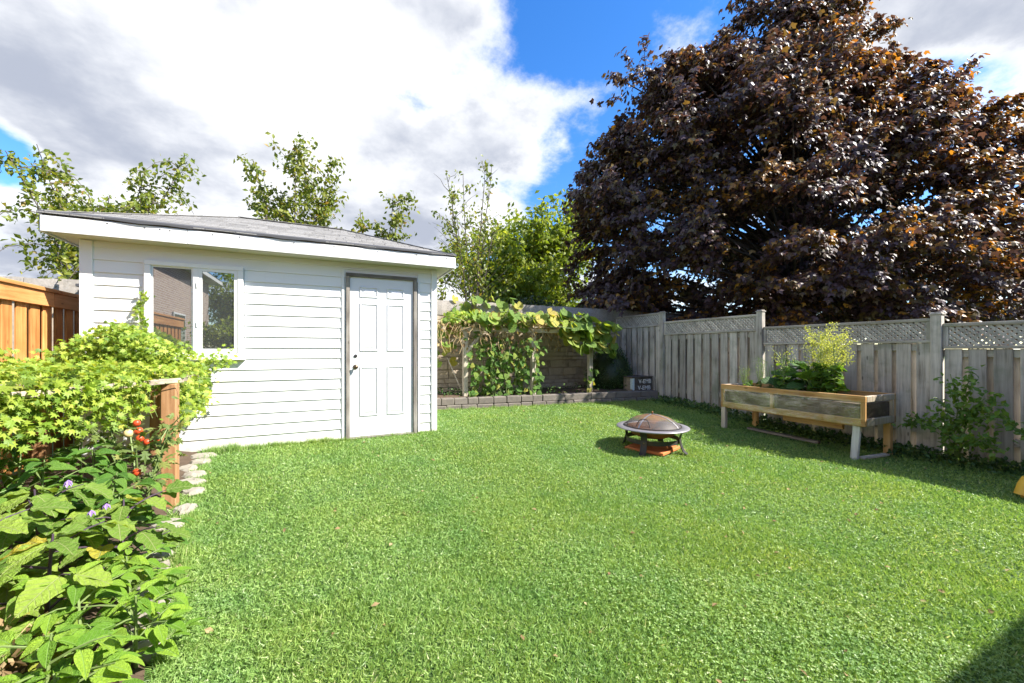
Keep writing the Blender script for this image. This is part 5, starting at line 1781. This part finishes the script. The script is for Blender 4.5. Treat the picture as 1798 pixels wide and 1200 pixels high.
def bolter(label, x, y, top, n_leaf, n_fl):
    root = thing('bolting_lettuce', (x, y, PZ), label, 'lettuce', 'bolting lettuces in the planter')
    st_ = MB()
    st_.tube([(x, y, PZ), (x + .01, y, PZ + .35), (x, y + .01, top)], [.012, .010, .003], 6)
    fl = []
    for i in range(16):
        a = i * 2.4
        z0 = PZ + .28 + (top - PZ - .34) * i / 16
        e = Vector((x + math.cos(a) * .15, y + math.sin(a) * .15, z0 + .16 + .05 * random.random()))
        st_.tube([(x, y, z0), tuple(Vector((x, y, z0)).lerp(e, .5) + Vector((0, 0, .01))), tuple(e)], [.004, .003, .0015], 4)
        for k_ in range(n_fl):
            fl.append(tuple(Vector((x, y, z0)).lerp(e, random.uniform(.45, 1.1)) + rv(.028)))
    st_.build('stem', M['stem_green'], root)
    for i in range(n_leaf):
        a = i * 2.4
        z0 = PZ + .05 + .42 * i / n_leaf
        tipv = Vector((math.cos(a), math.sin(a), random.uniform(-.2, .5)))
        piece('leaf', lt_m, root, (x, y, z0), frame_mtx(tipv, Vector((0, 0, 1)) + rv(.2)), random.uniform(.11, .18) * (1.1 - .4 * i / n_leaf))
    P_ = np.array(fl)
    n = len(P_)
    scatter('seed_heads', OVATE, P_, rng.normal(0, .6, (n, 3)) + np.array([0, 0, .8]), rng.normal(0, 1, (n, 3)), rng.uniform(.014, .028, n), M['blossom'], rng.random(n), root, (x, y, PZ))['kind'] = 'stuff'


bolter('bolting lettuce with taller yellow seed heads in the planter', 5.98, 3.02, 1.50, 44, 95)
bolter('bright bolting lettuce with yellow seed heads nearest the planter end', 5.92, 2.84, 1.42, 50, 95)
bolter('slim pale bolting lettuce beside the planter centre stud', 5.85, 3.42, 1.22, 12, 7)
rosette('leafy_herb', 'small bright herb at the far end of the planter', 'herb', 5.85, 3.86, PZ, 12, (.08, .12), lt_m, .10, .06)
for (x, y, h_, lab) in ((5.86, 4.0, .30, 'feathery dill beside the far planter corner'), (5.9, 3.78, .42, 'taller feathery dill between the herb and the chard'), (5.95, 3.66, .34, 'dark upright chive clump left of the chard')):
    root = thing('dill_plant' if 'dill' in lab else 'chive_clump', (x, y, PZ), lab, 'herb')
    st_ = MB()
    fr = []
    for i in range(9):
        a = i * 2.4
        e = Vector((x + math.cos(a) * .06, y + math.sin(a) * .06, PZ + .1 + h_ * random.uniform(.6, 1)))
        st_.tube([(x, y, PZ), tuple(e)], [.004, .0015], 4)
        for k_ in range(26 if 'dill' in lab else 0):
            fr.append(tuple(Vector((x, y, PZ)).lerp(e, random.uniform(.4, 1.05)) + rv(.018)))
    st_.build('stem', M['stem_green'] if 'dill' in lab else M['chard'], root)
    if fr:
        P_ = np.array(fr)
        n = len(P_)
        scatter('fronds', OVATE, P_, rng.normal(0, 1, (n, 3)) + np.array([0, 0, .6]), rng.normal(0, 1, (n, 3)), rng.uniform(.02, .045, n), M['frond'], rng.random(n), root, (x, y, PZ), widths=rng.uniform(.004, .01, n))['kind'] = 'stuff'

# ------------------------------------------------------------------ rose bush on the fence
rb = thing('rose_bush', (6.42, 1.88, gz(1.88)), 'thin green rose bush growing against the grey fence', 'rose bush')
st = MB()
rl = []
base = Vector((6.42, 1.88, gz(1.88)))
CAN = [[(0, 0, 0), (-.02, .03, .35), (.01, .0, .7), (-.02, .06, 1.03)], [(0, 0, .1), (.0, -.06, .5), (.02, -.05, .85), (0, -.10, 1.08)],
       [(0, 0, .25), (-.05, .16, .42), (-.04, .32, .48), (-.06, .45, .38)], [(0, 0, .3), (-.05, -.12, .55), (-.05, -.26, .62), (-.08, -.40, .55), (-.1, -.5, .42)],
       [(0, 0, .15), (-.08, -.08, .30), (-.12, -.2, .35), (-.16, -.33, .26)], [(0, 0, .4), (-.03, -.10, .62), (-.03, -.2, .78), (-.04, -.34, .74)], [(0, 0, .05), (-.05, .05, .25), (-.1, .08, .5), (-.08, .1, .72)]]
for c in CAN:
    pp = [base + Vector(q) for q in c]
    st.tube(pp, [.009, .007, .005, .003, .002][:len(pp)], 5)
    for k_ in range(105):
        t = random.uniform(.2, 1) * (len(pp) - 1)
        j = min(int(t), len(pp) - 2)
        rl.append(tuple(pp[j].lerp(pp[j + 1], t - j) + rv(.045)))
st.build('stem', M['stem_green'], rb)
P_ = np.array(rl)
P_[:, 0] = np.minimum(P_[:, 0], 6.63)
n = len(P_)
scatter('foliage', OVATE, P_, rng.normal(0, .7, (n, 3)) + np.array([-.4, 0, -.1]), rng.normal(0, .4, (n, 3)) + np.array([-.5, -.2, .9]), rng.uniform(.05, .085, n), M['rose'], rng.beta(2, 1.6, n), rb, tuple(base))['kind'] = 'stuff'

# ------------------------------------------------------------------ slender trees behind the wall
def slim_tree(name, label, base, height, spread, nstem, nbr, leaves, size, mat, arch=.2, group='young trees behind the wall', lean=(0, 0), clump=.055, bare=0, seed=1):
    random.seed(seed)
    root = thing(name, base, label, 'tree', group)
    B = Vector(base)
    tk = MB()
    lp = []
    for s_ in range(nstem):
        a = 2 * math.pi * (s_ + random.random() * .5) / nstem
        sp_ = spread * random.uniform(.35, .8) if nstem > 1 else .12
        h_ = height * (random.uniform(.72, 1.0) if s_ else 1)
        top = B + Vector((math.cos(a) * sp_ + lean[0], math.sin(a) * sp_ * .7 + lean[1], h_))
        main = []
        for k_ in range(9):
            t = k_ / 8
            main.append(B + Vector(((top.x - B.x) * t ** 1.5 + random.gauss(0, .03) * t, (top.y - B.y) * t ** 1.5 + random.gauss(0, .03) * t, h_ * t)))
        tk.tube(main, [.045 * (1 - t / 8.6) * (height / 5.5) / (1 + .25 * (nstem - 1)) + .005 for t in range(9)], 6)
        for b_ in range(nbr):
            t0 = random.uniform(.38, .97)
            j = min(int(t0 * 8), 7)
            p0 = main[j].lerp(main[j + 1], t0 * 8 - j)
            az = random.uniform(0, 6.28)
            ln = spread * random.uniform(.35, .9) * (1.15 - .75 * t0)
            up = random.uniform(.5, 1.2)
            br_ = [p0 + Vector((math.cos(az) * ln * q, math.sin(az) * ln * q, ln * up * q - arch * ln * q * q * 1.6)) + rv(.015) for q in (0, .3, .6, 1.0)]
            tk.tube(br_, [.009, .007, .005, .002], 4)
            if random.random() < bare:
                continue
            for k_ in range(leaves):
                q = random.uniform(.15, 1.06) * 3
                jj = min(int(q), 2)
                lp.append(tuple(br_[jj].lerp(br_[jj + 1], q - jj) + rv(clump)))
        for k_ in range(leaves * 3):
            q = random.uniform(.55, 1.0) * 8
            jj = min(int(q), 7)
            lp.append(tuple(main[jj].lerp(main[jj + 1], q - jj) + rv(clump)))
    tk.build('trunk', M['bark'], root)
    P_ = np.array(lp)
    n = len(P_)
    scatter('crown', OVATE, P_, rng.normal(0, .8, (n, 3)) + np.array([0, 0, -.5]), rng.normal(0, .7, (n, 3)) + np.array([.2, -.4, .6]), rng.uniform(*size, n), mat, rng.beta(2, 2.2, n), root, base)
    return root


slim_tree('leaning_tree', 'spreading yellow-green tree rising behind the cedar fence end of the shed', (-3.35, 9.1, .2), 4.75, 1.55, 7, 26, 34, (.07, .115), M['tree_leaf'], arch=.75, seed=5)
slim_tree('young_tree', 'bushy upright green tree behind the middle of the shed roof', (-.50, 9.3, .2), 5.25, 1.2, 7, 26, 32, (.075, .12), M['tree_leaf'], arch=.15, seed=3)
slim_tree('young_tree', 'low green tree showing just above the shed roof slope', (1.0, 9.3, .2), 4.6, 1.15, 5, 18, 26, (.08, .13), M['tree_leaf'], arch=.3, seed=3)
slim_tree('young_tree', 'slender open tree with thin dark stems beside the shed', (3.15, 8.75, .2), 5.5, 1.2, 8, 14, 13, (.075, .115), M['tree_leaf'], arch=.1, clump=.06, bare=.25, seed=4)
slim_tree('young_tree', 'small sapling between shed corner and the open tree', (2.1, 8.7, .2), 3.2, .8, 4, 14, 20, (.07, .11), M['tree_leaf'], arch=.3)
slim_tree('bright_tree', 'dense bright green tree between open tree and purple maple', (8.0, 13.8, .2), 7.6, 3.0, 9, 34, 34, (.16, .25), M['tree_leaf_b'], arch=.4, clump=.16)
slim_tree('bright_tree', 'rounded light green tree just above the wall cap near the maple', (5.9, 13.0, .2), 5.4, 2.4, 8, 30, 34, (.14, .22), M['tree_leaf_b'], arch=.5, clump=.10)
# dark hedge just over the cap
hd = thing('dark_hedge', (5.3, 8.75, .2), 'low dark green hedge peeking over the wall by the maple', 'hedge')
n = 5200
P_ = np.stack([rng.uniform(3.9, 7.2, n), rng.normal(8.8, .22, n), rng.uniform(1.6, 2.5, n)], -1)
P_[:, 2] += .12 * np.sin(P_[:, 0] * 3)
scatter('foliage', OVATE, P_, rng.normal(0, 1, (n, 3)), rng.normal(0, .6, (n, 3)) + np.array([0, -.5, .8]), rng.uniform(.05, .10, n), M['dark_hedge'], rng.random(n), hd, (5.3, 8.75, .2))['kind'] = 'stuff'

# ------------------------------------------------------------------ purple maple
MC = Vector((11.55, 6.46, 0))
AXR = Vector((math.cos(R(25.4)), -math.sin(R(25.4)), 0))
AXF = Vector((math.sin(R(25.4)), math.cos(R(25.4)), 0))
mp = thing('purple_maple', (MC.x, MC.y, 0), 'large dark purple-leaved maple tree behind the board fence', 'tree')
# half-widths of the crown at each height: towards the concrete wall, and away from it
CZ = [1.6, 2.2, 3.85, 6.0, 7.3, 8.1, 8.8, 9.6, 10.3, 10.8]
CL = [4.0, 5.1, 5.65, 5.5, 4.9, 4.1, 3.0, 2.1, 1.3, .3]
CR = [4.6, 5.6, 5.8, 5.1, 3.9, 2.7, 2.0, 1.8, 1.5, .3]
random.seed(77)
tk = MB()
tk.tube([(MC.x, MC.y, -.1), (MC.x, MC.y, 1.2), (MC.x + .05, MC.y, 3), (MC.x, MC.y + .1, 5.5), (MC.x, MC.y, 9.8)], [.30, .24, .2, .13, .03], 10)
boughs = []
tries = 0
while len(boughs) < 210 and tries < 20000:
    tries += 1
    z = random.uniform(1.7, 10.7)
    a = random.uniform(0, 2 * math.pi)
    ca, sa = math.cos(a), math.sin(a)
    side = float(np.interp(z, CZ, CR if ca > 0 else CL))
    if random.random() > side / 5.8 + .12:
        continue
    dep = 2.9 * (side / 5.8) ** 1.25
    f_ = random.uniform(.78, 1.0) if random.random() < .8 else random.uniform(.35, .75)
    p = MC + AXR * (side * f_ * ca) + AXF * (dep * f_ * sa) + Vector((0, 0, z))
    rb_ = random.uniform(.42, .85) * (1 if z < 8 else .72)
    if any((p - q).length < .62 * (rb_ + r_) * .9 for q, r_, _, _ in boughs):
        continue
    boughs.append((p, rb_, (AXR * ca + AXF * sa).normalized(), f_))
PP, TT, NN, RN = [], [], [], []


def maple_spray(p, outv, n_, sp_, hot, droop=.30):
    lx_, ly_ = rng.normal(0, sp_, n_), rng.normal(0, sp_ * .7, n_)
    q = np.stack([outv.x * lx_ - outv.y * ly_, outv.y * lx_ + outv.x * ly_, rng.normal(0, sp_ * .38, n_) - droop * lx_], -1)
    cn = np.array([outv.x * .5, outv.y * .5, .9]) + rng.normal(0, .25, 3)
    PP.append(q + np.array(p))
    TT.append(rng.normal(0, .5, (n_, 3)) + np.array([outv.x * .8, outv.y * .8, -.8]))
    NN.append(rng.normal(0, .28, (n_, 3)) + cn)
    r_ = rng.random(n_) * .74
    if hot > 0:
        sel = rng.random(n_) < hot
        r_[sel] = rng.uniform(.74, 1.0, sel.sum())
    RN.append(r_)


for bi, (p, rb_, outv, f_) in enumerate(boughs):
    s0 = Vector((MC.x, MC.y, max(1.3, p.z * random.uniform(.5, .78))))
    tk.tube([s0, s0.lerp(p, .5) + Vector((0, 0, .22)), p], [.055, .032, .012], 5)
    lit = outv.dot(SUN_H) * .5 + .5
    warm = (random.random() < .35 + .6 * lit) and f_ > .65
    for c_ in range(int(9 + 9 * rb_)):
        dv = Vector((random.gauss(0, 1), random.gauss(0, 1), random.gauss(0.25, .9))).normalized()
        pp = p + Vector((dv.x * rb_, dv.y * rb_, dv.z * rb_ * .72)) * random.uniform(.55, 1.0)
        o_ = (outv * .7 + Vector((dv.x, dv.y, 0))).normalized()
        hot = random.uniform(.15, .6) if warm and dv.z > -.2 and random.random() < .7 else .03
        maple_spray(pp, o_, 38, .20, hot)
    # leading shoots that break the outline
    for c_ in range(4 if p.z > 5 else 3):
        o_ = (outv + Vector((random.gauss(0, .5), random.gauss(0, .5), 0))).normalized()
        d_ = (o_ * random.uniform(.3, .9) + Vector((0, 0, random.uniform(.25, 1.0) if p.z > 5.5 else random.uniform(-.3, .5)))).normalized()
        e = p + d_ * rb_ * random.uniform(1.1, 1.55)
        tk.tube([p, p.lerp(e, .6), e], [.014, .009, .003], 4)
        for t in (.72, .84, .95, 1.04):
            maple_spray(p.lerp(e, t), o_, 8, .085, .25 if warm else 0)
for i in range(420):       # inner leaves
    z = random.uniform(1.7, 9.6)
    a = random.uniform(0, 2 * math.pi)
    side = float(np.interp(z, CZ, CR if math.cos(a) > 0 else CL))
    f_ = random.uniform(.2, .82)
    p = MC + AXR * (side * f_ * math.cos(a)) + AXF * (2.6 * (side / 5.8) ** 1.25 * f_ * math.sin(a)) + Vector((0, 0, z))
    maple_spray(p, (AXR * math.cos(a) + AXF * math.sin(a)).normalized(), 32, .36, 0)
tk.build('trunk', M['maple_bark'], mp)
P_, T_, N_2, R_ = np.concatenate(PP), np.concatenate(TT), np.concatenate(NN), np.concatenate(RN)
ok_ = P_[:, 2] > 1.35
ok_ &= ~((P_[:, 0] < 6.9) & (P_[:, 2] < 1.75))
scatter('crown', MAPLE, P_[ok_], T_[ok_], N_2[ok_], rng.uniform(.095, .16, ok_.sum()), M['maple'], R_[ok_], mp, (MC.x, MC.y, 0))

# ------------------------------------------------------------------ greenery behind the camera that the shed window mirrors
slim_tree('garden_tree', 'green tree past the neighbour house mirrored in the shed window', (-3.9, -13.5, 0), 5.2, 2.4, 7, 26, 26, (.14, .22), M['tree_leaf_b'], arch=.4, group='trees mirrored in the window', clump=.14)
slim_tree('garden_tree', 'low bushy tree mirrored in the lower half of the window', (-3.0, -7.2, 0), 2.6, 1.3, 7, 22, 26, (.10, .16), M['tree_leaf_b'], arch=.5, group='trees mirrored in the window', clump=.12)
